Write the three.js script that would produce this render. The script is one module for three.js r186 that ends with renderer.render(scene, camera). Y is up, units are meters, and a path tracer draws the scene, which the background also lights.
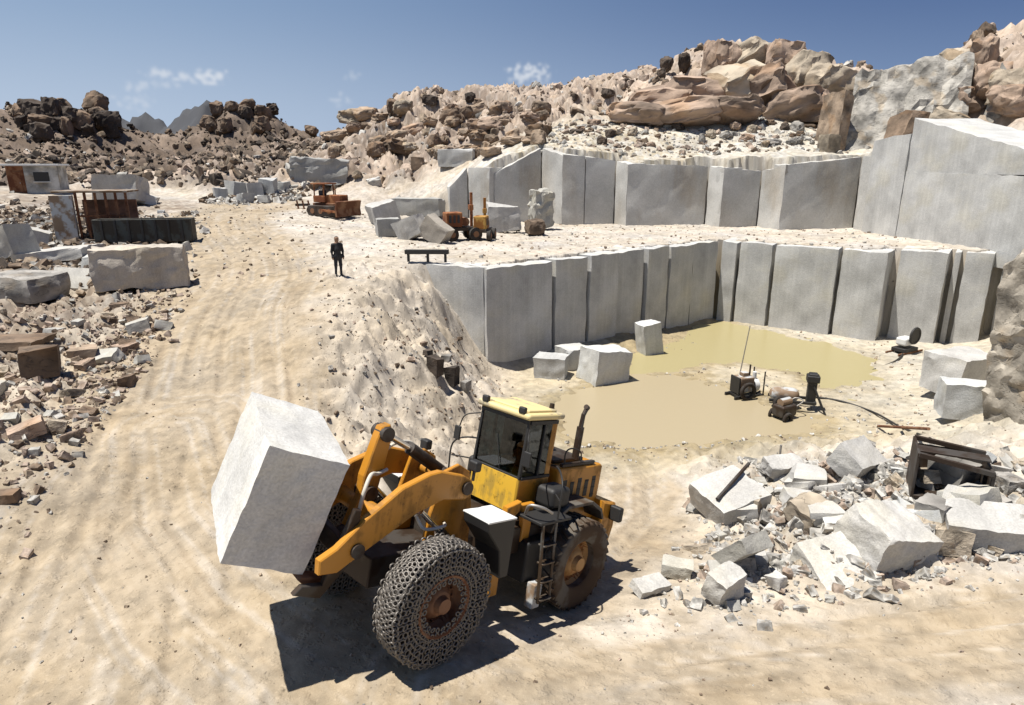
import * as THREE from 'three';
import { mergeGeometries, mergeVertices, toCreasedNormals } from 'three/addons/utils/BufferGeometryUtils.js';
import { RoundedBoxGeometry } from 'three/addons/geometries/RoundedBoxGeometry.js';
import { MarchingCubes } from 'three/addons/objects/MarchingCubes.js';
import { createNoise2D, createNoise3D } from 'simplex-noise';

// ---------------------------------------------------------------- camera, sky, sun, exposure
const scene = new THREE.Scene();
const CAM = { y: 8.4, f: 653.4, tilt: 15.79 * Math.PI / 180, w: 1024, h: 705 };
const camera = new THREE.PerspectiveCamera(2 * Math.atan(352.5 / CAM.f) * 180 / Math.PI, CAM.w / CAM.h, 0.1, 6000);
camera.position.set(0, CAM.y, 0);
camera.rotation.x = -CAM.tilt;
const renderer = new THREE.WebGLRenderer({ antialias: true });
renderer.setSize(CAM.w, CAM.h);
renderer.toneMapping = THREE.LinearToneMapping;
const EXPOSURE = 1.55;
renderer.toneMappingExposure = EXPOSURE;
renderer.shadowMap.enabled = true;
const SUN_EL = 73 * Math.PI / 180, SUN_DIR = new THREE.Vector3(-0.985 * Math.cos(SUN_EL), Math.sin(SUN_EL), 0.17 * Math.cos(SUN_EL)).normalize();
const sun = new THREE.DirectionalLight(new THREE.Color().setRGB(1, 0.955, 0.88), 5);
sun.position.copy(SUN_DIR).multiplyScalar(150).add(new THREE.Vector3(0, 0, -40));
sun.target.position.set(0, 0, -40);
sun.castShadow = true;
Object.assign(sun.shadow.camera, { left: -80, right: 80, top: 80, bottom: -80, near: 1, far: 400 });
sun.shadow.mapSize.set(4096, 4096);
scene.add(sun, sun.target);

const clamp = (x, a = 0, b = 1) => Math.min(b, Math.max(a, x));
const sstep = (a, b, x) => { const t = clamp((x - a) / (b - a)); return t * t * (3 - 2 * t); };
const mix = (a, b, t) => a + (b - a) * t;
function rng(seed) { let a = seed >>> 0; return () => { a = (a + 0x6D2B79F5) | 0; let t = Math.imul(a ^ (a >>> 15), 1 | a); t = (t + Math.imul(t ^ (t >>> 7), 61 | t)) ^ t; return ((t ^ (t >>> 14)) >>> 0) / 4294967296; }; }
const n2 = createNoise2D(rng(11)), n3 = createNoise3D(rng(12));
const fbm2 = (x, z, o = 4) => { let s = 0, a = 0.5, f = 1; for (let i = 0; i < o; i++) { s += a * n2(x * f, z * f); a *= 0.5; f *= 2.03; } return s; };
const fbm3 = (x, y, z, o = 3) => { let s = 0, a = 0.5, f = 1; for (let i = 0; i < o; i++) { s += a * n3(x * f, y * f, z * f); a *= 0.5; f *= 2.03; } return s; };

// the line of sight through a pixel of the photograph, for surveying positions (d.z is minus the ground run per unit of depth)
const CT = Math.cos(CAM.tilt), ST = Math.sin(CAM.tilt);
const sight = (u, v) => { const a = (u - 512) / CAM.f, b = (352.5 - v) / CAM.f; return [a, -ST + b * CT, -CT - b * ST]; };

{ // clear desert sky: paler on the sun's side, a few small fair-weather clouds low over the hills
  const W = 2048, H = 1024, d = new Float32Array(W * H * 4);
  const puffs = [[529, 74, 20, 9, 1], [543, 91, 12, 7, 0.9], [537, 82, 14, 8, 0.5], [160, 74, 12, 5, 0.8], [187, 77, 13, 5, 0.8], [210, 77, 14, 6, 1], [139, 87, 11, 5, 0.5], [135, 103, 16, 6, 0.45], [340, 100, 9, 6, 0.45], [352, 76, 8, 4, 0.35], [165, 84, 12, 4, 0.4]].map(([u, v, a, b, s]) => {
    const q = sight(u, v); return { az: Math.atan2(q[0], -q[2]), el: Math.atan2(q[1], Math.hypot(q[0], q[2])), a: a / 700, b: b / 700, s };
  });
  const L = [[0.50, 0.60, 0.74], [0.255, 0.375, 0.565], [0.07, 0.14, 0.33]], R = [[0.22, 0.32, 0.50], [0.068, 0.128, 0.295], [0.03, 0.065, 0.2]];
  for (let j = 0; j < H; j++) {
    const el = ((j + 0.5) / H - 0.5) * Math.PI;
    for (let i = 0; i < W; i++) {
      const ph = ((i + 0.5) / W - 0.5) * 2 * Math.PI, x = Math.cos(ph), z = Math.sin(ph), az = Math.atan2(x, -z);
      const side = sstep(0.12, 0.88, 0.5 - 0.5 * x), e = Math.max(0, el);
      const k1 = sstep(0, 0.26, e), k2 = sstep(0.2, 1.2, e);
      const c = [0, 1, 2].map((q) => { const l = mix(mix(L[0][q], L[1][q], k1), L[2][q], k2), r = mix(mix(R[0][q], R[1][q], k1), R[2][q], k2); return mix(r, l, side); });
      let cl = 0;
      for (const p of puffs) {
        const da = (az - p.az) / p.a, de = (el - p.el) / p.b;
        if (Math.abs(da) > 2 || Math.abs(de) > 2) continue;
        const nn = fbm2(az * 70 + 9, el * 95, 5) * 0.85 + n2(az * 190, el * 240) * 0.15;
        cl = Math.max(cl, p.s * sstep(0.15, 1.0, 1 - (da * da + de * de) * 0.55 + nn * 1.5 - 0.25));
      }
      const o = (j * W + i) * 4, wh = [0.72, 0.76, 0.82];
      for (let q = 0; q < 3; q++) d[o + q] = mix(c[q], wh[q], cl * 0.85) / EXPOSURE * (el < 0 ? 0.8 : 1);
      d[o + 3] = 1;
    }
  }
  const t = new THREE.DataTexture(d, W, H, THREE.RGBAFormat, THREE.FloatType);
  t.mapping = THREE.EquirectangularReflectionMapping; t.magFilter = t.minFilter = THREE.LinearFilter; t.needsUpdate = true;
  scene.background = t; scene.environment = t;
}

// ---------------------------------------------------------------- textures and materials
function tileFbm(N, period, octaves, seed, sx = 1, sy = 1) {
  const out = new Float32Array(N * N); let amp = 0.5;
  for (let o = 0; o < octaves; o++) {
    const px = Math.max(1, Math.round(period * sx * 2 ** o)), py = Math.max(1, Math.round(period * sy * 2 ** o)), r = rng(seed + o * 17), g = new Float32Array(px * py);
    for (let i = 0; i < g.length; i++) g[i] = r() * 2 - 1;
    for (let y = 0; y < N; y++) {
      const fy = y / N * py, y0 = Math.floor(fy), ty = fy - y0, wy = ty * ty * (3 - 2 * ty), ya = (y0 % py) * px, yb = ((y0 + 1) % py) * px;
      for (let x = 0; x < N; x++) {
        const fx = x / N * px, x0 = Math.floor(fx), tx = fx - x0, wx = tx * tx * (3 - 2 * tx), xa = x0 % px, xb = (x0 + 1) % px;
        out[y * N + x] += amp * mix(mix(g[ya + xa], g[ya + xb], wx), mix(g[yb + xa], g[yb + xb], wx), wy);
      }
    }
    amp *= 0.55;
  }
  return out;
}
function texFrom(N, fn, srgb, tile) {
  const d = new Uint8Array(N * N * 4);
  for (let y = 0; y < N; y++) for (let x = 0; x < N; x++) { const c = fn(x, y, y * N + x), o = (y * N + x) * 4; for (let q = 0; q < 3; q++) d[o + q] = clamp(c[q], 0, 1) * 255; d[o + 3] = 255; }
  const t = new THREE.DataTexture(d, N, N); t.wrapS = t.wrapT = THREE.RepeatWrapping; t.magFilter = THREE.LinearFilter; t.minFilter = THREE.LinearMipmapLinearFilter; t.generateMipmaps = true;
  if (srgb) t.colorSpace = THREE.SRGBColorSpace;
  t.repeat.set(1 / tile, 1 / tile); t.needsUpdate = true; return t;
}
const N1 = 1024;
const T = {};
{
  const a = tileFbm(N1, 4, 8, 1), b = tileFbm(N1, 3, 5, 2), r = rng(3), sp = new Float32Array(N1 * N1);
  for (let i = 0; i < sp.length; i++) sp[i] = r();
  const spots = tileFbm(N1, 90, 2, 5), grit = tileFbm(N1, 22, 6, 7), clod = tileFbm(N1, 48, 4, 8);
  T.dirt = texFrom(N1, (x, y, i) => { let v = 0.91 + a[i] * 0.08 + grit[i] * 0.16 + (sp[i] - 0.5) * 0.1; if (spots[i] > 0.46) v -= (spots[i] - 0.46) * 0.8; if (spots[i] < -0.45) v += 0.07; const w = b[i] * 0.05; return [v + w * 0.5, v, v - w]; }, true, 6.5);
  T.dirtBump = texFrom(N1, (x, y, i) => { const v = 0.42 + a[i] * 0.25 + grit[i] * 0.3 + Math.max(0, clod[i] - 0.12) * 0.9; return [v, v, v]; }, false, 6.5);
}
{
  const a = tileFbm(N1, 3, 8, 21), st = tileFbm(N1, 1, 5, 22, 46, 1.2), b = tileFbm(N1, 4, 5, 23), fine = tileFbm(N1, 170, 2, 24), r = rng(25);
  T.granite = texFrom(N1, (x, y, i) => { let v = 0.92 + a[i] * 0.2 + st[i] * 0.045 + fine[i] * 0.09 + (r() - 0.5) * 0.04; const m = sstep(-0.1, 0.7, b[i] * 0.6 + a[i]); v -= m * 0.07; return [v + m * 0.01, v, v - m * 0.03]; }, true, 5.3);
  const big = tileFbm(N1, 2, 7, 27), runs = tileFbm(N1, 2, 6, 28, 6, 0.7);
  T.granStain = texFrom(N1, (x, y, i) => { const v = 0.93 + a[i] * 0.18 + fine[i] * 0.08, m = sstep(-0.35, 0.5, big[i] + runs[i] * 0.4); return [v * (1 - m * 0.1), v * (1 - m * 0.135), v * (1 - m * 0.18)]; }, true, 9.7);
  T.graniteBump = texFrom(N1, (x, y, i) => { const v = 0.5 + st[i] * 0.06 + a[i] * 0.4 + fine[i] * 0.14; return [v, v, v]; }, false, 5.3);
}
{
  const a = tileFbm(N1, 5, 8, 31), b = tileFbm(N1, 3, 4, 32), c = tileFbm(N1, 9, 5, 33, 0.5, 1.6), r = rng(35);
  T.rock = texFrom(N1, (x, y, i) => { let v = 0.82 + a[i] * 0.42 + (r() - 0.5) * 0.08 - sstep(0.0, 0.08, 0.05 - Math.abs(c[i])) * 0.16; const m = sstep(0.1, 0.4, b[i]); return [v + m * 0.03, v - m * 0.01, v - m * 0.06]; }, true, 4.1);
  T.rockBump = texFrom(N1, (x, y, i) => { const v = 0.5 + a[i] * 0.5 - sstep(0.0, 0.06, 0.04 - Math.abs(c[i])) * 0.3; return [v, v, v]; }, false, 4.1);
}
{
  const N = 512, a = tileFbm(N, 4, 7, 41), st = tileFbm(N, 1, 5, 42, 26, 1.5), sc = tileFbm(N, 40, 3, 44);
  T.paint = texFrom(N, (x, y, i) => { const d = sstep(0.1, 0.55, a[i] * 1.2 + st[i] * 0.5), s = sstep(0.3, 0.5, sc[i]) * sstep(0.0, 0.4, a[i]) * 0.45; return [mix(mix(1, 0.80, d), 0.45, s), mix(mix(1, 0.82, d), 0.42, s), mix(mix(1, 0.95, d), 0.4, s)]; }, true, 2.2);
  T.paintRough = texFrom(N, (x, y, i) => { const d = 0.45 + sstep(0.0, 0.5, a[i] + st[i] * 0.5) * 0.4; return [d, d, d]; }, false, 2.2);
  T.rust = texFrom(N, (x, y, i) => { const d = sstep(-0.15, 0.35, a[i]); return [mix(0.75, 1, d), mix(0.62, 1, d), mix(0.5, 1, d)]; }, true, 1.7);
}
const mat = (rgb, o = {}) => new THREE.MeshStandardMaterial({ color: new THREE.Color().setRGB(...rgb), roughness: 0.9, metalness: 0, ...o });
const stone = (rgb, o = {}) => mat(rgb, { map: T.granite, bumpMap: T.graniteBump, bumpScale: 0.03, roughness: 0.92, ...o });
const rocky = (rgb, o = {}) => mat(rgb, { map: T.rock, bumpMap: T.rockBump, bumpScale: 0.07, roughness: 0.95, ...o });
const M = {
  ground: mat([1, 1, 1], { map: T.dirt, bumpMap: T.dirtBump, bumpScale: 0.04, vertexColors: true, roughness: 0.97 }),
  grey: stone([0.48, 0.48, 0.465]), greyDark: stone([0.36, 0.355, 0.335]), greyWarm: stone([0.40, 0.36, 0.305]), greyLight: stone([0.56, 0.565, 0.55]),
  white: stone([0.5, 0.485, 0.455]), pale: stone([0.46, 0.445, 0.405]), chalk: stone([0.6, 0.59, 0.56], { bumpScale: 0.02 }), heap: stone([0.5, 0.485, 0.455]), green: stone([0.42, 0.405, 0.36]),
  tan: rocky([0.37, 0.28, 0.2]), pink: rocky([0.4, 0.295, 0.22]), brown: rocky([0.22, 0.155, 0.105]), dark: rocky([0.09, 0.068, 0.052]), cream: rocky([0.44, 0.37, 0.28]), greyRock: rocky([0.34, 0.32, 0.29]),
  weathered: mat([0.53, 0.52, 0.49], { map: T.granStain, bumpMap: T.graniteBump, bumpScale: 0.04, roughness: 0.93 }),
  orange: mat([0.45, 0.195, 0.018], { map: T.paint, roughnessMap: T.paintRough, roughness: 0.85 }),
  yellow: mat([0.70, 0.42, 0.045], { map: T.paint, roughnessMap: T.paintRough, roughness: 0.85 }),
  cream_paint: mat([0.62, 0.5, 0.24], { map: T.paint, roughness: 0.6 }),
  black: mat([0.018, 0.017, 0.016], { roughness: 0.6 }), rubber: mat([0.035, 0.031, 0.027], { roughness: 0.9, map: T.rust }),
  steel: mat([0.34, 0.32, 0.29], { metalness: 0.65, roughness: 0.5 }), chrome: mat([0.7, 0.7, 0.7], { metalness: 1, roughness: 0.2 }),
  darkSteel: mat([0.06, 0.052, 0.045], { metalness: 0.3, roughness: 0.6, map: T.rust }), rust: mat([0.2, 0.1, 0.05], { map: T.rust, roughness: 0.85 }),
  glass: new THREE.MeshPhysicalMaterial({ color: new THREE.Color().setRGB(0.30, 0.36, 0.38), transmission: 1, thickness: 0, roughness: 0.03, ior: 1.5 }),
  whitePaint: mat([0.62, 0.62, 0.6], { roughness: 0.6 }), greyPaint: mat([0.4, 0.41, 0.41], { roughness: 0.7, map: T.rust }), rim: mat([0.42, 0.24, 0.09], { map: T.rust, roughness: 0.8 }),
  chain: mat([0.16, 0.145, 0.128], { metalness: 0.5, roughness: 0.5 }), tyre: mat([0.1, 0.086, 0.068], { map: T.rust, roughness: 0.95 }), sawn: stone([0.53, 0.525, 0.505]), beige: stone([0.53, 0.475, 0.4]), cutRock: rocky([0.43, 0.405, 0.36], { bumpScale: 0.12 }), cliffTan: rocky([0.46, 0.41, 0.335], { bumpScale: 0.1 }), fender: mat([0.1, 0.09, 0.075], { map: T.rust, roughness: 0.7 }),
  step: mat([0.13, 0.125, 0.115], { metalness: 0.4, roughness: 0.5, map: T.rust }),
  chip: mat([1, 1, 1], { map: T.rock, roughness: 0.95 }), dozerYellow: mat([0.42, 0.25, 0.06], { map: T.rust, roughness: 0.85 }), dozer: mat([0.28, 0.115, 0.04], { map: T.rust, roughness: 0.8 }), greyWood: mat([0.28, 0.25, 0.21], { map: T.rust }), brickish: mat([0.24, 0.13, 0.09], { map: T.rock }), darkTrough: mat([0.045, 0.05, 0.045], { map: T.rust, roughness: 0.7 }),
  hose: mat([0.5, 0.47, 0.4], { roughness: 0.7 }), seat: mat([0.03, 0.03, 0.035], { roughness: 0.8 }),
  wall: mat([0.55, 0.54, 0.5], { map: T.rock, roughness: 0.9 }), wood: mat([0.2, 0.09, 0.04], { map: T.rust, roughness: 0.85 }), lamp: mat([0.7, 0.7, 0.68], { roughness: 0.2 }),
  waterGreen: new THREE.MeshPhysicalMaterial({ color: new THREE.Color().setRGB(0.32, 0.275, 0.145), roughness: 0.3, specularIntensity: 0.35, bumpMap: T.rockBump, bumpScale: 0.004 }),
  water: new THREE.MeshPhysicalMaterial({ color: new THREE.Color().setRGB(0.325, 0.27, 0.175), roughness: 0.3, specularIntensity: 0.35, bumpMap: T.rockBump, bumpScale: 0.004 }),
};

// ---------------------------------------------------------------- object helpers
const names = new Map();
const numbered = (n) => { const k = names.get(n) ?? 0; names.set(n, k + 1); return k ? n + '_' + String(k).padStart(3, '0') : n; };
function tag(o, label, category, group, kind) { Object.assign(o.userData, { label, category }); if (group) o.userData.group = group; if (kind) o.userData.kind = kind; return o; }
function shade(o) { o.traverse((m) => { if (m.isMesh) { m.castShadow = true; m.receiveShadow = true; } }); return o; }
function metric(g, ox = 0, oy = 0) { // uv in metres on each face's main plane
  const p = g.attributes.position, n = g.attributes.normal, uv = new Float32Array(p.count * 2);
  for (let i = 0; i < p.count; i += 3) {
    let ax = 0, ay = 0, az = 0; for (let k = 0; k < 3; k++) { ax += n.getX(i + k); ay += n.getY(i + k); az += n.getZ(i + k); }
    ax = Math.abs(ax); ay = Math.abs(ay); az = Math.abs(az);
    for (let k = 0; k < 3; k++) {
      const x = p.getX(i + k), y = p.getY(i + k), z = p.getZ(i + k), j = (i + k) * 2;
      if (ay >= ax && ay >= az) { uv[j] = x; uv[j + 1] = z; } else if (ax >= az) { uv[j] = z; uv[j + 1] = y; } else { uv[j] = x; uv[j + 1] = y; }
      uv[j] += ox; uv[j + 1] += oy;
    }
  }
  g.setAttribute('uv', new THREE.BufferAttribute(uv, 2)); return g;
}
function flat(g) { const q = g.index ? g.toNonIndexed() : g.clone(); for (const k of Object.keys(q.attributes)) if (k !== 'position' && k !== 'normal') q.deleteAttribute(k); q.morphAttributes = {}; return q; }
function part(name, geoms, m, parent) { const g = metric(mergeGeometries([geoms].flat(3).map(flat))); const o = new THREE.Mesh(g, m); o.name = name; if (parent) parent.add(o); else scene.add(o); return shade(o); }
function group(name, label, category, grp) { const o = new THREE.Group(); o.name = numbered(name); scene.add(o); return tag(o, label, category, grp); }
function single(name, geoms, m, label, category, grp) { const o = part(numbered(name), geoms, m); return tag(o, label, category, grp); }
const rbox = (w, h, d, x = 0, y = 0, z = 0, r = 0.02, seg = 2) => new RoundedBoxGeometry(w, h, d, seg, Math.min(r, w / 2.1, h / 2.1, d / 2.1)).translate(x, y, z);
const V = (x, y, z) => new THREE.Vector3(x, y, z);
function rod(a, b, r, r2 = r, seg = 10) { const A = V(...a), B = V(...b), g = new THREE.CylinderGeometry(r2, r, A.distanceTo(B), seg); g.applyQuaternion(new THREE.Quaternion().setFromUnitVectors(V(0, 1, 0), B.clone().sub(A).normalize())); const c = A.add(B).multiplyScalar(0.5); return g.translate(c.x, c.y, c.z); }
function pipe(pts, r, seg = 24, rs = 6) { return new THREE.TubeGeometry(new THREE.CatmullRomCurve3(pts.map((p) => V(...p))), seg, r, rs); }
function ext(pts, depth, z0, bevel = 0.015) { const s = new THREE.Shape(pts.map(([x, y]) => new THREE.Vector2(x, y))); const g = new THREE.ExtrudeGeometry(s, { depth: depth - 2 * bevel, bevelEnabled: true, bevelSize: bevel, bevelThickness: bevel, bevelSegments: 1, curveSegments: 10 }); return g.translate(0, 0, z0 + bevel); }
function bar(a, b, w, h) { // rectangular bar between two points
  const A = V(...a), B = V(...b), L = A.distanceTo(B), g = rbox(L, h, w, 0, 0, 0, 0.01, 1), d = B.clone().sub(A).normalize();
  const z = V(0, 1, 0).cross(d).lengthSq() < 1e-6 ? V(0, 0, 1) : d.clone().cross(V(0, 1, 0)).normalize(), y = z.clone().cross(d);
  g.applyMatrix4(new THREE.Matrix4().makeBasis(d, y, z)); const c = A.add(B).multiplyScalar(0.5); return g.translate(c.x, c.y, c.z);
}
// a broken stone: a warped, chipped, noisy hexahedron; round 0 = sharp block, 1 = boulder
function stoneGeo(seed, sx, sy, sz, { n = 6, jitter = 0.12, cuts = 4, depth = 0.2, round = 0, rough = 0.02, crease = 0.55, freq = 1.6 } = {}) {
  const r = rng(seed * 7919 + 13), g0 = new THREE.BoxGeometry(2, 2, 2, n, n, n); g0.deleteAttribute('normal'); g0.deleteAttribute('uv');
  const g = mergeVertices(g0, 1e-4), p = g.attributes.position, cor = [];
  for (let i = 0; i < 8; i++) cor.push([1 - r() * jitter * 2, 1 - r() * jitter * 2, 1 - r() * jitter * 2]);
  const pl = []; for (let i = 0; i < cuts; i++) { const v = V(r() * 2 - 1, r() * 2 - 1, r() * 2 - 1).normalize(); const sup = Math.abs(v.x) + Math.abs(v.y) + Math.abs(v.z); pl.push([v, sup * (1 - depth * (0.35 + 0.65 * r()))]); }
  const ox = r() * 50, oy = r() * 50, oz = r() * 50, q = V(0, 0, 0), mean = Math.cbrt(sx * sy * sz);
  for (let i = 0; i < p.count; i++) {
    q.fromBufferAttribute(p, i);
    if (round) { const l = q.length(); q.lerp(q.clone().multiplyScalar(1.12 / l), round); }
    const tx = (q.x + 1) / 2, ty = (q.y + 1) / 2, tz = (q.z + 1) / 2; let ax = 0, ay = 0, az = 0;
    for (let k = 0; k < 8; k++) { const w = (k & 1 ? tx : 1 - tx) * (k & 2 ? ty : 1 - ty) * (k & 4 ? tz : 1 - tz); ax += w * cor[k][0]; ay += w * cor[k][1]; az += w * cor[k][2]; }
    q.set(q.x * ax, q.y * ay, q.z * az);
    for (const [v, d] of pl) { const s = v.dot(q); if (s > d) q.multiplyScalar(mix(1, d / s, 0.96)); }
    q.set(q.x * sx / 2, q.y * sy / 2, q.z * sz / 2);
    const f = freq / Math.sqrt(mean), e = rough * mean * 2;
    q.x += e * fbm3(q.x * f + ox, q.y * f, q.z * f); q.y += e * fbm3(q.x * f, q.y * f + oy, q.z * f); q.z += e * fbm3(q.x * f, q.y * f, q.z * f + oz);
    p.setXYZ(i, q.x, q.y, q.z);
  }
  const c = toCreasedNormals(g, crease); return metric(c.index ? c.toNonIndexed() : c, r() * 9, r() * 9);
}

// ---------------------------------------------------------------- terrain
function tps(pts) { // thin-plate spline through surveyed heights [x, height, z]
  const n = pts.length, S = 1 / 20, U = (r2) => r2 < 1e-9 ? 0 : r2 * Math.log(r2), A = [];
  for (let i = 0; i < n; i++) { const row = new Float64Array(n + 4); for (let j = 0; j < n; j++) row[j] = U(((pts[i][0] - pts[j][0]) ** 2 + (pts[i][2] - pts[j][2]) ** 2) * S * S); row[i] += 0.002; row[n] = 1; row[n + 1] = pts[i][0] * S; row[n + 2] = pts[i][2] * S; row[n + 3] = pts[i][1]; A.push(row); }
  for (let k = 0; k < 3; k++) { const row = new Float64Array(n + 4); for (let j = 0; j < n; j++) row[j] = k === 0 ? 1 : pts[j][k === 1 ? 0 : 2] * S; A.push(row); }
  const m = n + 3;
  for (let c = 0; c < m; c++) {
    let b = c; for (let r = c + 1; r < m; r++) if (Math.abs(A[r][c]) > Math.abs(A[b][c])) b = r;
    [A[c], A[b]] = [A[b], A[c]];
    for (let r = c + 1; r < m; r++) { const f = A[r][c] / A[c][c]; if (f) for (let k = c; k <= m; k++) A[r][k] -= f * A[c][k]; }
  }
  const w = new Float64Array(m);
  for (let c = m - 1; c >= 0; c--) { let s = A[c][m]; for (let k = c + 1; k < m; k++) s -= A[c][k] * w[k]; w[c] = s / A[c][c]; }
  const X = Float64Array.from(pts, (p) => p[0] * S), Z = Float64Array.from(pts, (p) => p[2] * S);
  return (x, z) => { x *= S; z *= S; let s = w[n] + w[n + 1] * x + w[n + 2] * z; for (let j = 0; j < n; j++) { const a = x - X[j], b = z - Z[j], r2 = a * a + b * b; if (r2 > 1e-9) s += w[j] * r2 * Math.log(r2); } return s; };
}
const shared = [[-18.2, 2.9, -31.6], [-41, 6.3, -57.6], [-30, 4.5, -45], [-25, 3.2, -30], [-8, 3.57, -30], [-12.3, 3.3, -29.3], [-18.8, 4.3, -41.9], [-60, 6, -40]];
const L0 = tps([...shared, [-8, 0.5, -6], [-8, 0.45, -9], [-3, 0.45, -8], [0, 0.36, -7.5], [4, 0.2, -8], [9, 0.3, -8], [14, 0.6, -9], [0, 0.4, 2], [-12, 0.7, 2], [12, 0.6, 2],
  [-1.18, -0.05, -11.45], [-2.55, 0.42, -10.07], [-1.4, 0.42, -9], [-3.7, 0.42, -11.2], [0.2, -0.52, -12.8], [1.3, -0.52, -11.7], [-0.9, -0.52, -13.95], [1.9, -1.0, -14.5], [3.5, -1.3, -17], [-4.6, 0.47, -9.4], [-3.2, 0.12, -13.6],
  [-9.3, 0.9, -14], [-6.8, 0.7, -12.6], [-11.4, 2.4, -24.4], [-9, 1.75, -20], [-16.3, 2.2, -22], [-11.7, 1.45, -14.1], [-20, 2.4, -18], [-15, 1.0, -8], [-30, 2.5, -10],
  [-3.6, 0.55, -16.4], [-4.1, 2.0, -23], [-5, 3.55, -30], [-1.5, -0.5, -21.4], [-1.0, -1.25, -28.7], [-6.8, 2.75, -22.3], [-6, 1.75, -18.2], [-2.8, 1.2, -26], [-3.4, 2.6, -30],
  [3, -1.38, -22], [1.5, -1.38, -27], [7, -1.4, -24], [7, -1.4, -33], [13, -1.4, -40], [13, -1.4, -30], [20, -1.4, -33], [18, -1.2, -26], [12, -1.3, -23.4], [24, -1.2, -33], [3, -1.4, -32], [-0.5, -1.55, -30.0], [0.6, -1.5, -31.2], [-1.4, -1.2, -29.8], [-2.6, 0.6, -29.8], [0.2, -1.4, -26.5], [10.5, 0.25, -15.6], [8.5, -0.1, -15], [12.5, 0.35, -17],
  [8.6, -0.3, -17.4], [14.6, 0.2, -18], [2.9, -0.35, -11.7], [9.6, 0.15, -11], [6, -0.85, -16], [5, -1.28, -19.5], [20, 1.6, -20], [25, 3.4, -25], [32, 4.5, -18], [45, 6, -20]]);
const L1 = tps([...shared, [-1.2, 3.8, -31], [-3.2, 3.75, -32], [13.7, 3.8, -43], [25.5, 3.8, -34], [4, 3.85, -52], [15, 3.85, -51], [26, 3.85, -44], [-3, 3.95, -54], [-22.7, 4.95, -51], [-10, 4.25, -40], [-9, 4.35, -50], [-15, 5.0, -57], [34, 3.9, -36], [6, 3.8, -42], [-5, 3.7, -31], [-8, 4.6, -57], [-22, 5.5, -60], [40, 4, -50]]);
const L2 = tps([[-41, 6.3, -57.6], [-15, 5.2, -58.5], [-22, 5.5, -60], [-8, 5.0, -58.5], [-60, 6.2, -55], [-3.5, 8.2, -58], [0, 9.6, -57.5], [4, 9.75, -55.5], [9, 9.3, -56], [15, 9.0, -55], [20, 9.2, -52], [26, 9.6, -49.5], [30, 10.4, -44], [34, 9, -36],
  [10, 11.4, -62], [25, 11.8, -62], [2, 11.2, -63], [-10, 7.6, -66], [5.5, 14.8, -80], [15.7, 17.4, -86], [26, 22.6, -88], [37, 20.8, -88], [45, 17, -84], [17, 14.6, -72], [27, 15, -71], [36, 14, -67], [43, 19, -66], [50, 20.5, -68], [60, 20, -70], [40, 14, -52], [30, 9.6, -52], [33.5, 9.8, -50], [28, 9.4, -55], [60, 16, -45], [90, 22, -70],
  [-16, 17.4, -102], [-6, 16.8, -92], [-34, 11.6, -117], [-27, 8.6, -82], [-12, 10.5, -78], [-18, 12.5, -90], [-56, 20.5, -150], [-56, 8.3, -110], [-68, 9.0, -133], [-82, 9.0, -160], [-100, 8, -195], [-57, 10.2, -127], [-29, 10.6, -102], [-43, 11, -150], [-85, 19.4, -134], [-100, 16, -132], [-60, 7.6, -76], [-50, 8.5, -95], [-80, 10.5, -108], [-48, 12, -128], [-110, 9, -90],
  [10, 16, -120], [45, 20, -120], [-30, 13, -180], [-120, 10, -220], [120, 20, -140], [150, 12, -50], [-160, 6, -60], [0, 5, -260], [200, 0, -260], [-220, 0, -260], [-220, 4, -20], [220, 8, -20]]);

// pit walls: a shaded run of slabs on the left, a sunlit stepped run on the right
const PIT_TOP = 3.8, W0 = [-3.3, -32.15], W1 = [-1.24, -30.9], W2 = [13.7, -43], W3 = [25.7, -33.8];
const unit = (a, b) => { const l = Math.hypot(b[0] - a[0], b[1] - a[1]); return [(b[0] - a[0]) / l, (b[1] - a[1]) / l, l]; };
const DA = unit(W1, W2), DB = unit(W2, W3), D0 = unit(W0, W1);
function along(P, D, u, yr = -7.3) { const k = (u - 512) / CAM.f; return (k * (-P[1] * CT - yr * ST) - P[0]) / (D[0] + k * D[1] * CT); }
const leftCuts = [487, 553.5, 587, 617, 645.5, 668, 692.5, 715].map((u, i) => i ? along(W1, DA, u) : 0); leftCuts[7] = DA[2];
const rightRuns = [[715, 735, 0], [735, 770, 0.1], [770, 835, 0.02], [835, 882, 0.12], [893, 941, 1.5], [947, 953, 2.6], [957, 986, 2.5], [996, 1022, 3.9]].map(([a, b, off]) => { const P = [W2[0] + off * 0.611, W2[1] - off * 0.792]; return { P, off, a: a === 715 ? 0.02 : along(P, DB, a), b: along(P, DB, b) }; });
const at2 = (P, D, s) => [P[0] + D[0] * s, P[1] + D[1] * s];
const pitLine = [W0, W1, W2]; for (const r of rightRuns) pitLine.push(at2(r.P, DB, r.a), at2(r.P, DB, r.b));
const pitEnd = pitLine[pitLine.length - 1];
const polyB = [...pitLine, [pitEnd[0] + 6, pitEnd[1] + 1], [90, -30], [400, -30], [400, -3000], [-400, -3000], [-400, -31.5], [-60, -31.5], [-9, -31.8]];

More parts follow.
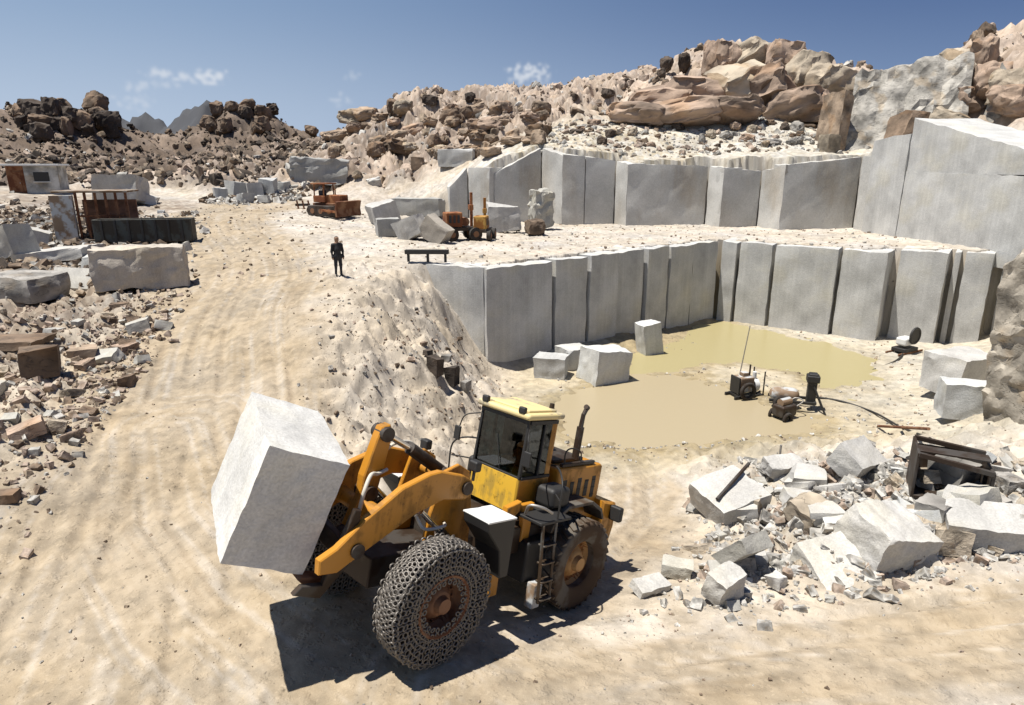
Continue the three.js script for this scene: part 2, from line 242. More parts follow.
// upper bench wall: saw-toothed in plan [column, z, row of its top edge]
const yAt = (v, z) => { const b = (352.5 - v) / CAM.f; return CAM.y + (b * CT - ST) / (CT + b * ST) * -z; };
const saw = [[449, -57.0, 187], [468, -57.4, 168], [489, -55.6, 168], [494, -56.0, 174], [541, -57.0, 148], [562, -54.4, 155], [585, -54.7, 156], [615, -55.2, 161], [627, -53.6, 164], [707, -54.5, 166], [722, -52.2, 168], [760, -52.8, 171], [783, -50.0, 165], [858, -51.0, 157], [873, -48.4, 156], [908, -48.9, 160]].map(([u, z, v]) => { const k = (u - 512) / CAM.f; return { p: [k * (-z * CT + 1.6 * ST), z], top: yAt(v, z) }; });
const bigA = [26.2, -45.2], bigB = [28.4, -34.2];
const upLine = [...saw.map((s) => s.p), bigA, bigB];
const polyU = [...upLine, [60, -33], [500, -33], [500, -3000], [-500, -3000], [-500, -58], [-45, -59], [-9, -58.4]];
function inside(poly, x, z) { let c = false; for (let i = 0, j = poly.length - 1; i < poly.length; j = i++) { const [xi, zi] = poly[i], [xj, zj] = poly[j]; if ((zi > z) !== (zj > z) && x < (xj - xi) * (z - zi) / (zj - zi) + xi) c = !c; } return c; }
function distLine(poly, x, z, closed) { let m = 1e9; for (let i = 0; i < poly.length - (closed ? 0 : 1); i++) { const a = poly[i], b = poly[(i + 1) % poly.length], dx = b[0] - a[0], dz = b[1] - a[1], t = clamp(((x - a[0]) * dx + (z - a[1]) * dz) / (dx * dx + dz * dz + 1e-12)); const d = (x - a[0] - t * dx) ** 2 + (z - a[1] - t * dz) ** 2; if (d < m) m = d; } return Math.sqrt(m); }
const level = (u, v, y) => { const s = sight(u, v), t = (y - CAM.y) / s[1]; return [s[0] * t, s[2] * t]; };
const pools = [[[626, 352], [640, 334], [690, 325], [718, 321], [760, 332], [833, 347], [862, 358], [868, 378], [835, 385], [800, 374], [770, 366], [735, 360], [700, 362], [664, 372], [636, 372]], [[562, 408], [600, 386], [650, 376], [690, 379], [730, 393], [775, 410], [812, 424], [800, 440], [720, 448], [640, 448], [590, 441], [566, 427]]].map((p) => p.map(([u, v]) => level(u, v, -1.48)));
const WATER_Y = -1.475;

const paths = [ // haul tracks: centre line, rut offsets, half width
  { line: [[-4.5, -4], [-6.2, -9], [-8.2, -14], [-9.9, -19.5], [-11.5, -25], [-12.6, -29.8], [-15.2, -36], [-18.8, -42], [-22.3, -51], [-22, -60]], ruts: [-3.3, -2.6, -2.2, -1.5, -0.9, -0.5, 0.15, 0.6, 1.3, 1.65, 2.4, 2.8], half: 3.7 },
  { line: [[-9.4, -17], [-7.6, -13.4], [-5.4, -11], [-3, -9.4], [-1, -8]], ruts: [-1.1, -0.75, 0.75, 1.1], half: 1.3 },
  { line: [[18, -11.2], [13, -10.6], [9.3, -10.1], [5, -9.35], [1.4, -8.8], [0, -8.5]], ruts: [-0.55, 0.05, 0.5, 1.3], half: 1.5 },
  { line: [[-0.5, -12.2], [1.6, -14.4], [3.2, -17], [3.6, -20], [3.4, -23]], ruts: [-1.35, -0.9, 0.95, 1.4], half: 1.9 },
];
for (const p of paths) { p.minx = Math.min(...p.line.map((q) => q[0])) - 5; p.maxx = Math.max(...p.line.map((q) => q[0])) + 5; p.minz = Math.min(...p.line.map((q) => q[1])) - 5; p.maxz = Math.max(...p.line.map((q) => q[1])) + 5; }
function pathAt(p, x, z) { // signed side offset and distance along
  if (x < p.minx || x > p.maxx || z < p.minz || z > p.maxz) return null;
  let best = 1e9, side = 0, run = 0, acc = 0;
  for (let i = 0; i < p.line.length - 1; i++) { const a = p.line[i], b = p.line[i + 1], dx = b[0] - a[0], dz = b[1] - a[1], l = Math.hypot(dx, dz), t = clamp(((x - a[0]) * dx + (z - a[1]) * dz) / (l * l)), ex = x - a[0] - t * dx, ez = z - a[1] - t * dz, d = ex * ex + ez * ez; if (d < best) { best = d; side = Math.sign(dx * ez - dz * ex) * Math.sqrt(d); run = acc + t * l; } acc += l; }
  return [side, run];
}
function rutAt(x, z) { // 0..1 rut strength and 0..1 trafficked
  let r = 0, t = 0, sk = 0;
  for (const p of paths) {
    const q = pathAt(p, x, z); if (!q) continue;
    const w = Math.abs(q[0]); if (w > p.half + 1) continue;
    t = Math.max(t, sstep(p.half + 0.8, p.half - 0.6, w + n2(x * 0.5, z * 0.5) * 0.5));
    const wob = n2(q[1] * 0.05, 3.3) * 0.4; sk = fbm2((q[0] - wob) * 1.5, q[1] * 0.05 + 4, 3) + 0.5 * n2((q[0] - wob) * 4.5, q[1] * 0.09) + 0.3 * n2((q[0] - wob) * 9, q[1] * 0.2);
    p.ruts.forEach((o, i) => { const c = Math.abs(q[0] - o - wob - n2(q[1] * 0.07, i * 9) * 0.12); if (c < 0.2) r = Math.max(r, sstep(0.2, 0.06, c) * sstep(-0.55, 0.25, n2(q[1] * 0.09 + i * 5, i * 3.1))); });
  }
  return [r, t, sk];
}
function worley(x, z, seed) { const xi = Math.floor(x), zi = Math.floor(z); let f1 = 9, f2 = 9, id = 0; for (let i = -1; i <= 1; i++) for (let j = -1; j <= 1; j++) { const a = xi + i, b = zi + j; let h = (a * 374761393 + b * 668265263 + seed * 974634777) | 0; h = Math.imul(h ^ (h >>> 13), 1274126177); const r1 = ((h >>> 0) & 65535) / 65536, r2 = ((h >>> 16) & 65535) / 65536, d = Math.hypot(x - a - r1, z - b - r2); if (d < f1) { f2 = f1; f1 = d; id = r2; } else if (d < f2) f2 = d; } return [f1, f2, id]; }
const loaderPad = (x, z) => sstep(4.6, 2.6, Math.hypot((x + 1.1) * 0.9, z + 11.4));
function rockiness(x, z) { // where the hills break into bare boulders
  const back = z < -58 ? sstep(-60, -68, z + n2(x * 0.1, z * 0.1) * 3) : 0;
  const right = sstep(31, 37, x + n2(x * 0.2, z * 0.2) * 2) * sstep(-38, -50, z);
  return clamp(Math.max(back * (x > -2 && x < 36 ? sstep(-64, -71, z + n2(x * 0.12, 4) * 3) : 1), right));
}
function H(x, z, out) { // ground height
  let low = 0, hi = 0, top = 0, b = 0, u = 0;
  if (z < -24) { const ins = inside(polyB, x, z), d = distLine(polyB, x, z, true) * (ins ? 1 : -1); const lf = sstep(-3.6, -9, x); b = sstep(mix(0.5, -3, lf), mix(0.85, 3, lf), d + (1 - lf) * (0.12 * n2(x * 1.3, z * 1.3))); }
  if (z < -30) { const ins = inside(polyU, x, z), d = distLine(polyU, x, z, true) * (ins ? 1 : -1); const lf = sstep(-5, -11, x); u = sstep(mix(0.45, -4, lf), mix(0.85, 4, lf), d + (1 - lf) * 0.12 * n2(x * 1.3, z * 1.3)); }
  if (b < 1) low = L0(x, z);
  if (b > 0 && u < 1) hi = L1(x, z);
  if (u > 0) {
    top = L2(x, z); const far = sstep(200, 320, Math.hypot(x, z)); top = mix(top, 2, far);
    const k = rockiness(x, z) * (1 - far);
    if (k > 0) {
      const wx = x + n2(x * 0.05, z * 0.05) * 4, wz = z + n2(x * 0.05 + 9, z * 0.05) * 4, c = 0.82, s = 0.57;
      const a = worley((wx * c + wz * s) * 0.085, (wz * c - wx * s) * 0.16, 1), m = worley((wx * c - wz * s) * 0.27, (wz * c + wx * s) * 0.36, 2), f = worley(wx * 0.75, wz * 0.85, 3);
      const sm = mix(1, 0.5, sstep(-46, -30, x));
      top += k * ((clamp((a[1] - a[0]) * 2.4) ** 0.6 - 0.6) * 1.6 + (a[2] - 0.5) * 1.0 + (clamp((m[1] - m[0]) * 2.6) ** 0.7 - 0.6) * 0.9 * sm + (m[2] - 0.5) * 0.8 * sm + (clamp((f[1] - f[0]) * 2.4) - 0.5) * 0.3 * sm - Math.abs(n2((wx * 0.85 - wz * 0.5) * 0.09, (wz * 0.85 + wx * 0.5) * 0.42)) * 1.1 - Math.abs(n2((wx * 0.8 - wz * 0.6) * 0.2, (wz * 0.8 + wx * 0.6) * 0.9)) * 0.55 * sm + 0.6 + fbm2(x * 0.3, z * 0.3, 5) * 0.7);
      if (out) out.cell = m[2];
    } else top += fbm2(x * 0.25, z * 0.25, 4) * 0.35;
  }
  let h = mix(mix(low, hi, b), top, u);
  if (u < 1) {
    const pit = b < 0.5 && z < -19 && x > -2 ? 1 : 0, pad = loaderPad(x, z);
    let soft = 1;
    if (z > -61) { const [r, t, sk] = rutAt(x, z); soft = 1 - 0.88 * t; h -= r * 0.085 * (1 - pad);  if (out) { out.rut = r; out.track = t; out.streak = sk; } }
    // the rough bank between the road and the pit, and the broken ground on both sides
    const bank = (b < 0.5 ? 1 : 0.25) * Math.max(sstep(-7.6, -5.4, x + n2(x, z) * 0.6) * sstep(0.9, -0.9, x + n2(x, z) * 0.4 + (z < -27 ? (-27 - z) * 0.35 : 0)) * sstep(-14.5, -17, z) * sstep(-32, -29.5, z), sstep(-9.6, -12.5, x + (z + 15) * 0.26) * (1 - sstep(-30, -45, z) * 0.6), sstep(4, 7, x) * sstep(-24, -20, z) * sstep(-11.5, -13, z));
    h += (1 - pad) * soft * ((fbm2(x * 0.32, z * 0.32, 3) * mix(0.16, 0.07, b) + fbm2(x * 1.6, z * 1.6, 5) * 0.08 + Math.abs(n2(x * 2.7, z * 2.7)) * 0.03 + (z > -28 ? n2(x * 4.1, z * 4.1) * 0.014 : 0)) * (1 - pit * 0.75) + bank * (fbm2(x * 0.6 + 20, z * 0.6, 5) * 0.6 + Math.abs(n2(x * 1.1, z * 1.1)) * 0.14)) * (1 - u);
    if (out) { out.bank = bank; out.b = b; }
    if (pit && b < 1) {
      let wet = 0;
      if (z < -20 && x < 26) for (const p of pools) { const d = distLine(p, x, z, true) * (inside(p, x, z) ? 1 : -1) + fbm2(x * 0.5, z * 0.5, 3) * 0.9; wet = Math.max(wet, sstep(-0.7, 0.5, d)); if (out) out.margin = Math.max(out.margin, sstep(-2.4, -0.1, d)); }
      if (z < -20.5 && x > -0.5 && x < 25) h = mix(h, Math.max(h, -1.43 + 0.05 * n2(x * 0.9, z * 0.9)), sstep(-20.5, -22, z) * (1 - b));
      h -= wet * 0.24 * (1 - b); if (out) out.wet = wet;
    }
  }
  if (out) out.u = u;
  return h;
}
function hit(u, v, from = 6, to = 400) { // where a sight line first meets the ground
  const s = sight(u, v), l = Math.hypot(...s); let t = from;
  for (; t < to; t += Math.max(0.05, t * 0.004)) if (CAM.y + s[1] * t < H(s[0] * t, s[2] * t)) break;
  let a = t - Math.max(0.06, t * 0.005), c = t; for (let i = 0; i < 14; i++) { const m = (a + c) / 2; if (CAM.y + s[1] * m < H(s[0] * m, s[2] * m)) c = m; else a = m; }
  return { x: s[0] * c, y: H(s[0] * c, s[2] * c), z: s[2] * c, d: c, s: c / CAM.f }; // s: metres per pixel there
}
{
  const lines = (segs) => { const o = [segs[0][0]]; for (const [, to, step] of segs) { const from = o[o.length - 1], n = Math.max(1, Math.round(Math.abs(to - from) / step)); for (let i = 1; i <= n; i++) o.push(from + (to - from) * i / n); } return o; };
  const half = lines([[0, 13, 0.1], [0, 20, 0.16], [0, 34, 0.26], [0, 60, 0.55], [0, 120, 1.7], [0, 240, 8], [0, 600, 60], [0, 2500, 475]]);
  const xs = [...half.slice(1).map((x) => -x).reverse(), ...half], zs = lines([[60, 20, 10], [0, 0, 2], [0, -7.5, 0.5], [0, -20, 0.098], [0, -34, 0.125], [0, -60, 0.2], [0, -105, 0.38], [0, -165, 0.9], [0, -300, 6], [0, -700, 60], [0, -3000, 500]]);
  const nx = xs.length, nz = zs.length, P = new Float32Array(nx * nz * 3), C = new Float32Array(nx * nz * 3), UV = new Float32Array(nx * nz * 2), I = new Uint32Array((nx - 1) * (nz - 1) * 6);
  const out = {}; let k = 0;
  const DIRT = [0.445, 0.385, 0.305], DUST = [0.5, 0.455, 0.395], TRACK = [0.355, 0.285, 0.195], RUT = [0.275, 0.21, 0.138], PIT = [0.42, 0.36, 0.25], MUD = [0.27, 0.21, 0.11], WHITE = [0.54, 0.52, 0.475], HILL = [0.115, 0.082, 0.06], BROWN = [0.165, 0.118, 0.083], PINK = [0.41, 0.325, 0.255], DARK = [0.13, 0.096, 0.07], RUBBLE = [0.455, 0.39, 0.305];
  for (let j = 0; j < nz; j++) for (let i = 0; i < nx; i++) {
    const x = xs[i], z = zs[j], q = j * nx + i;
    out.margin = out.streak = out.rut = out.track = out.bank = out.b = out.wet = out.u = out.cell = 0;
    const y = H(x, z, out), e = out.cell || 0; P[q * 3] = x; P[q * 3 + 1] = y; P[q * 3 + 2] = z; UV[q * 2] = x; UV[q * 2 + 1] = z;
    const c = [...DIRT], to = (t, w) => { for (let m = 0; m < 3; m++) c[m] = mix(c[m], t[m], w); };
    const big = fbm2(x * 0.14, z * 0.14, 4), mid = fbm2(x * 0.5 + 5, z * 0.5, 3) * 0.6 + fbm2(x * 2.4, z * 2.4 + 7, 3) * 0.9;
    to(DUST, sstep(-0.15, 0.4, big + mid * 0.5));
    if (out.b > 0.5) to(DUST, 0.45);
    to(RUBBLE, (out.bank || 0) * (0.35 + 0.5 * sstep(-0.2, 0.3, mid)));
    if (out.track) { to(TRACK, out.track * 0.9); to(DUST, out.track * sstep(0.1, 0.8, out.streak + mid * 0.15) * 0.45); to(RUT, out.track * sstep(-0.2, -0.9, out.streak + mid * 0.15) * 0.5); }
    if (x > 4.5 && z > -24 && z < -12.5) to(WHITE, 0.5 * sstep(-0.3, 0.3, mid) * sstep(4.5, 7, x));
    if (z < -19 && x > -1 && out.b < 0.5) { const w = sstep(-18.5, -21, z) * sstep(-1, 1, x); to(PIT, w * 0.8); to(MUD, w * 0.75 * sstep(0.25, 0.9, out.margin + mid * 0.5)); if (x > 14) to(WHITE, 0.35 * sstep(14, 17, x)); }
    if (out.u > 0.3) {
      const r = rockiness(x, z), left = sstep(-26, -46, x + (z + 90) * 0.12 + n2(x * 0.05, z * 0.05) * 8), n = fbm2(x * 0.09 + 3, z * 0.09, 5);
      to(WHITE, 0.65 * (1 - r) * sstep(-0.25, 0.3, mid + 0.1) * (x > -4 ? 1 : 0.2));
      const rc = PINK.map((v, m) => mix(v, HILL[m], clamp(Math.max(left * (0.85 + n * 0.5), sstep(12, -12, x) * (0.3 + n * 0.9))))), tint = 0.82 + 0.36 * e;
      to(rc.map((v) => v * tint), r);
      to(DARK, r * left * sstep(0.05, 0.3, n) * 0.8);
      to(DUST, r * (1 - left) * sstep(0.1, 0.5, mid) * 0.5);
    }
    const yard = out.u < 0.5 ? sstep(-13, -17, x + n2(x * 0.3, z * 0.3) * 1.5) * sstep(-62, -56, z) * sstep(-12, -16, z) * (1 - sstep(0.2, 0.6, out.track || 0)) * sstep(-15, -17.5, x - z * 0.0 + (z < -34 ? (z + 34) * -0.42 : 0)) : 0;
    if (yard > 0) to(BROWN, yard * sstep(-0.35, 0.35, mid + 0.1) * 0.75);
    for (let m = 0; m < 3; m++) C[q * 3 + m] = c[m] * (1 + mid * (0.1 - 0.06 * (out.track || 0)));
    if (i < nx - 1 && j < nz - 1) { const a = q, b = q + 1, d = q + nx, f = d + 1; I[k++] = a; I[k++] = b; I[k++] = d; I[k++] = b; I[k++] = f; I[k++] = d; }
  }
  const g = new THREE.BufferGeometry(); g.setAttribute('position', new THREE.BufferAttribute(P, 3)); g.setAttribute('color', new THREE.BufferAttribute(C, 3)); g.setAttribute('uv', new THREE.BufferAttribute(UV, 2)); g.setIndex(new THREE.BufferAttribute(I, 1)); g.computeVertexNormals();
  if (g.attributes.normal.getY(1000) < 0) { for (let i = 0; i < I.length; i += 3) { const t = I[i]; I[i] = I[i + 1]; I[i + 1] = t; } g.computeVertexNormals(); }
  const o = new THREE.Mesh(g, M.ground); o.name = 'ground'; o.userData = { kind: 'structure', label: 'pale dusty quarry ground rising into bare rocky hills' }; o.receiveShadow = o.castShadow = true; scene.add(o);
}
{ // muddy standing water in the pit floor: two sheets meeting under the bar of dry ground between the pools
  const seam = [[540, 376], [640, 374], [690, 371], [735, 377], [790, 392], [830, 400], [905, 402]];
  for (const [m, extra, label] of [[M.waterGreen, [[905, 338], [715, 312], [585, 352]], 'yellowish shallow pool along the foot of the pit walls'], [M.water, [[905, 445], [700, 456], [545, 452]], 'wide tan pool on the near side of the pit floor']]) {
    const g = new THREE.ShapeGeometry(new THREE.Shape([...seam, ...extra].map(([u, v]) => { const [x, z] = level(u, v, WATER_Y); return new THREE.Vector2(x, -z); })));
    g.rotateX(-Math.PI / 2); g.translate(0, WATER_Y, 0); const uv = g.attributes.uv, q = g.attributes.position; for (let k = 0; k < q.count; k++) uv.setXY(k, q.getX(k), q.getZ(k));
    const o = new THREE.Mesh(g, m); o.name = numbered('water'); o.userData = { kind: 'structure', label }; o.receiveShadow = true; scene.add(o);
  }
}
{ // far blue-grey mountains
  const xs = []; for (let i = 0; i <= 160; i++) xs.push(-900 + i * 9);
  const nz = 26, P = [], I = [], UV = [];
  const peak = (x) => { let h = 20; for (const [u, v, w] of [[186, 112, 26], [207, 103, 34], [225, 118, 40], [140, 117, 60], [120, 116, 70], [60, 122, 90]]) { const s = sight(u, v), t = 1500 / -s[2], px = s[0] * t, py = CAM.y + s[1] * t; h = Math.max(h, py - Math.abs(x - px) * (24 / w) * 0.9); } return h; };
  for (let j = 0; j < nz; j++) for (const x of xs) { const f = 1 - Math.abs(j - 13) / 13, z = -1500 + (13 - j) * 22; P.push(x, Math.max(-5, peak(x) * f ** 1.1 + fbm2(x * 0.012, z * 0.012, 5) * 26 * f), z); UV.push(x, z); }
  for (let j = 0; j < nz - 1; j++) for (let i = 0; i < xs.length - 1; i++) { const a = j * xs.length + i, b = a + 1, d = a + xs.length; I.push(a, b, d, b, d + 1, d); }
  const g = new THREE.BufferGeometry(); g.setAttribute('position', new THREE.Float32BufferAttribute(P, 3)); g.setAttribute('uv', new THREE.Float32BufferAttribute(UV, 2)); g.setIndex(I); g.computeVertexNormals();
  const o = new THREE.Mesh(g, mat([0.04, 0.042, 0.048], { side: THREE.DoubleSide })); o.name = 'mountain'; o.userData = { kind: 'structure', label: 'far blue grey mountain ridge with two peaks' }; scene.add(o);
}

// ---------------------------------------------------------------- sawn walls
// one sawn slab of a wall: local x along the wall, z out of it, its face at z = 0; y0 base, ya / yb top heights at its ends
function wallSlab(seed, w, y0, ya, yb, th, rough = 0.035) {
  const r = rng(seed * 31 + 7), hgt = Math.max(ya, yb) - y0, nx = Math.max(3, Math.round(w / 0.5)), ny = Math.max(6, Math.round(hgt / 0.5));
  const g0 = new THREE.BoxGeometry(w, 1, th, nx, ny, 3); g0.deleteAttribute('normal'); g0.deleteAttribute('uv'); const g = mergeVertices(g0, 1e-4), p = g.attributes.position, ox = r() * 99, lean = (r() - 0.5) * 0.02, bow = (r() - 0.5) * 0.05;
  for (let i = 0; i < p.count; i++) {
    let x = p.getX(i), t = p.getY(i) + 0.5, z = p.getZ(i) - th / 2; const top = mix(ya, yb, x / w + 0.5) + 0.06 * n2(x * 1.3 + ox, z * 1.2) + 0.03 * n2(x * 4 + ox, z);
    let y = y0 + (top - y0) * t; const ed = Math.min(1, (w / 2 - Math.abs(x)) / 0.3);
    const front = z > -0.05 ? 1 : 0, arris = sstep(0.3, 0, top - y) * 0.04 * (0.5 + 0.5 * n2(x * 1.7 + ox, 5));
    if (front) z += fbm2(x * 0.5 + ox, y * 0.4, 4) * rough * 2 + lean * (y - y0) + bow * Math.cos(x / w * 3) - arris - (1 - ed) * 0.03;
    if (ed < 0.1) x -= Math.sign(x) * (0.02 + 0.05 * Math.abs(n2(y * 0.8 + ox, z))) * (w > 0.5 ? 1 : 0.2);
    p.setXYZ(i, x, y, z);
  }
  const c = toCreasedNormals(g, 0.6); return metric(c.index ? c.toNonIndexed() : c, r() * 9, r() * 9);
}
function slabPart(root, seed, a, b, y0, ya, yb, m, th = 2.2, name = 'stone_slab', label) {
  const d = unit(a, b), o = new THREE.Mesh(wallSlab(seed, d[2], y0, ya, yb, th), m); o.name = name; o.position.set((a[0] + b[0]) / 2, 0, (a[1] + b[1]) / 2); o.rotation.y = Math.atan2(-d[1], d[0]); if (label) o.userData.label = label; root.add(o); return shade(o);
}
{
  const Lw = group('quarry_wall', 'shaded row of tall sawn grey slabs standing over four loose blocks at the pool', 'wall'), r = rng(77);
    for (let i = 0; i < 7; i++) { const off = (i === 0 ? 0.05 : (r() - 0.5) * 0.3), nrm = [-DA[1], DA[0]], s0 = leftCuts[i] + (i ? 0.07 : 0), s1 = leftCuts[i + 1] - 0.07, P = [W1[0] + nrm[0] * off, W1[1] + nrm[1] * off]; slabPart(Lw, 100 + i, at2(P, DA, s0), at2(P, DA, s1), -2.4, PIT_TOP + (r() - 0.5) * 0.12, PIT_TOP + (r() - 0.5) * 0.12, M.sawn); }
  slabPart(Lw, 120, [W0[0] - 1.2, W0[1] - 0.7], [W1[0] - 0.12, W1[1] - 0.1], -2.4, PIT_TOP - 0.05, PIT_TOP - 0.02, M.sawn, 1.6);
  const Rw = group('quarry_wall', 'sunlit stepped row of pale grey sawn slabs along the far side of the pit', 'wall');
  rightRuns.forEach((q, i) => { const s0 = q.a + (i > 0 && i < 4 ? 0.08 : 0), s1 = q.b - (i < 3 ? 0.08 : 0); slabPart(Rw, 140 + i, at2(q.P, DB, s0), at2(q.P, DB, s1), -2.4, PIT_TOP + (r() - 0.5) * 0.1, PIT_TOP + (r() - 0.5) * 0.1, M.sawn, 2.6); });
  const Uw = group('quarry_wall', 'long saw-toothed wall of dark and bright sawn faces behind the upper bench', 'wall');
  for (let i = 0; i < saw.length - 1; i++) { const A = saw[i], B = saw[i + 1]; let bt = [A.top, B.top]; slabPart(Uw, 160 + i, A.p, B.p, 2.9, bt[0], bt[1], M.weathered, 1.6); }
  const Cw = group('stone_cliff', 'tall pale cut rock face between the two boulder hills above the saw-toothed wall', 'cliff');
  for (const [k, a, b, va, vb] of [[196, [27.4, -56.4], [34.9, -52.6], 76, 54], [198, [34.95, -52.4], [36.8, -50.2], 66, 112]]) { // leaning back, so that it catches the high sun
    const lean = 0.5, top = (v, z) => { let y = yAt(v, z); for (let n = 0; n < 6; n++) y = yAt(v, z - (y - 8) * lean); return y; }, o = slabPart(Cw, k, a, b, 6.5, top(va, a[1]), top(vb, b[1]), M.cutRock, 4, 'stone_face'), P = o.geometry.attributes.position;
    for (let n = 0; n < P.count; n++) { const y = P.getY(n), x = P.getX(n), up = sstep(9, 14, y); P.setY(n, y + up * 0.9 * fbm2(x * 0.45 + k, P.getZ(n) * 0.3, 4)); P.setZ(n, P.getZ(n) - (y - 8) * lean + 0.55 * Math.abs(n2(x * 0.5 + k, y * 0.3)) + 0.25 * fbm2(x * 1.1, y * 0.9 + k, 3)); }
    o.geometry = metric(toCreasedNormals(o.geometry, 0.6), k, k * 2);
  }
  const Bw = group('stone_cliff', 'huge smooth pale grey cut face with a sloping top and a dark crack', 'cliff');
  slabPart(Bw, 190, [25.6, -48.6], bigA, 2.9, 10.2, 10.6, M.sawn, 2, 'stone_face');
  slabPart(Bw, 191, bigA, bigB, 2.9, 8.15, 7.9, M.sawn, 5, 'stone_face'); slabPart(Bw, 193, [bigA[0] + 0.05, bigA[1]], [bigB[0] + 0.05, bigB[1]], 8.02, 11.5, 8.6, M.sawn, 5, 'stone_face');
}

// ---------------------------------------------------------------- the wheel loader carrying a block
const LOADER = { p: [-1.176, -0.045, -11.452], yaw: 226.436 * Math.PI / 180, pitch: 14.327 * Math.PI / 180, roll: 0.17 * Math.PI / 180, art: -1 * Math.PI / 180 };
const BLOCK = { p: [-3.9, 3.46, -9.81], yaw: 208 * Math.PI / 180, pitch: 26.3 * Math.PI / 180, roll: -2.6 * Math.PI / 180, size: [1.27, 1.93, 2.33] };
function lathe(pts, seg = 48) { return new THREE.LatheGeometry(pts.map(([r, z]) => new THREE.Vector2(r, z)), seg).rotateX(Math.PI / 2); } // axis along z
function tyreGeo(R, w) { const h = w / 2; return lathe([[0.5, -h * 0.72], [0.56, -h * 0.86], [0.74, -h * 1.0], [R * 0.9, -h * 0.98], [R * 0.965, -h * 0.88], [R * 0.97, -h * 0.4], [R * 0.97, h * 0.4], [R * 0.965, h * 0.88], [R * 0.9, h * 0.98], [0.74, h], [0.56, h * 0.86], [0.5, h * 0.72], [0.5, -h * 0.72]], 56); }
function lugs(R, w) { const o = []; for (let k = 0; k < 30; k++) for (const s of [-1, 1]) { const a = (k + (s > 0 ? 0.5 : 0)) / 30 * Math.PI * 2, g = rbox(0.11, 0.075, w * 0.46, 0, 0, 0, 0.015, 1); g.rotateY(s * 0.45); g.translate(0, R * 0.965, s * w * 0.25); g.rotateZ(a); o.push(g); } return o; }
function rimGeo(s) { // s = -1: dish opens to the left side
  const p = [[0.03, 0.16], [0.2, 0.16], [0.22, 0.1], [0.27, 0.08], [0.3, 0.0], [0.42, -0.02], [0.45, 0.1], [0.47, 0.24], [0.52, 0.28], [0.545, 0.27], [0.53, 0.22], [0.5, 0.1], [0.49, -0.2]];
  const g = [lathe(p, 40)]; for (let k = 0; k < 16; k++) { const a = k / 16 * 6.283; g.push(new THREE.CylinderGeometry(0.022, 0.022, 0.05, 6).rotateX(Math.PI / 2).translate(Math.cos(a) * 0.36, Math.sin(a) * 0.36, 0.02)); }
  g.push(new THREE.CylinderGeometry(0.13, 0.16, 0.14, 20).rotateX(Math.PI / 2).translate(0, 0, 0.2));
  return mergeGeometries(g.map(flat)).rotateY(s < 0 ? Math.PI : 0);
}
function chainGeo(R, w) { // a net of steel rings over tread and both sidewalls
  const o = [], ring = (r, t, n = 8) => new THREE.TorusGeometry(r, t, 4, n);
  const rows = 8, n = 64, rj = rng(99);
  for (let j = 0; j < rows; j++) for (let k = 0; k < n; k++) { const a = (k + (j % 2) / 2) / n * 6.2832, zz = (j - (rows - 1) / 2) * (w * 1.02 / (rows - 1)), edge = Math.abs(j - (rows - 1) / 2) / ((rows - 1) / 2); const g = ring(0.046, 0.019).scale(1, 0.85, 1.0); g.rotateX(Math.PI / 2 + (rj() - 0.5) * 0.5); g.rotateY(rj() * 3); g.translate((rj() - 0.5) * 0.02, (rj() - 0.5) * 0.02, (rj() - 0.5) * 0.02); g.rotateX((j - (rows - 1) / 2) * 0.16); g.translate(0, R - edge ** 3 * 0.055, zz); g.rotateZ(a); o.push(flat(g)); }
  for (const s of [-1, 1]) for (const [rr, cnt, zz, rad] of [[R * 0.955, 46, 0.415, 0.058], [R * 0.875, 44, 0.44, 0.056], [R * 0.795, 40, 0.45, 0.054], [R * 0.715, 36, 0.44, 0.05], [R * 0.635, 34, 0.42, 0.046], [R * 0.56, 30, 0.4, 0.044], [R * 0.485, 26, 0.385, 0.042], [R * 0.4, 22, 0.37, 0.04]]) for (let k = 0; k < cnt; k++) { const g = ring(rad, 0.019).scale(1, 0.82, 1); g.rotateZ(rj() * 3); g.translate((rj() - 0.5) * 0.015, (rj() - 0.5) * 0.02, 0); g.rotateX(s * ((k % 2) * 0.3 - 0.15)); g.translate(0, rr, s * zz * w / 0.78); g.rotateZ((k + (cnt % 4) * 0.2) / cnt * 6.2832); o.push(flat(g)); }
  for (const s of [-1, 1]) { o.push(flat(new THREE.TorusGeometry(R * 0.67, 0.018, 6, 56).translate(0, 0, s * 0.42 * w / 0.78))); o.push(flat(new THREE.TorusGeometry(R * 0.575, 0.015, 6, 48).translate(0, 0, s * 0.4 * w / 0.78))); }
  return mergeGeometries(o);
}
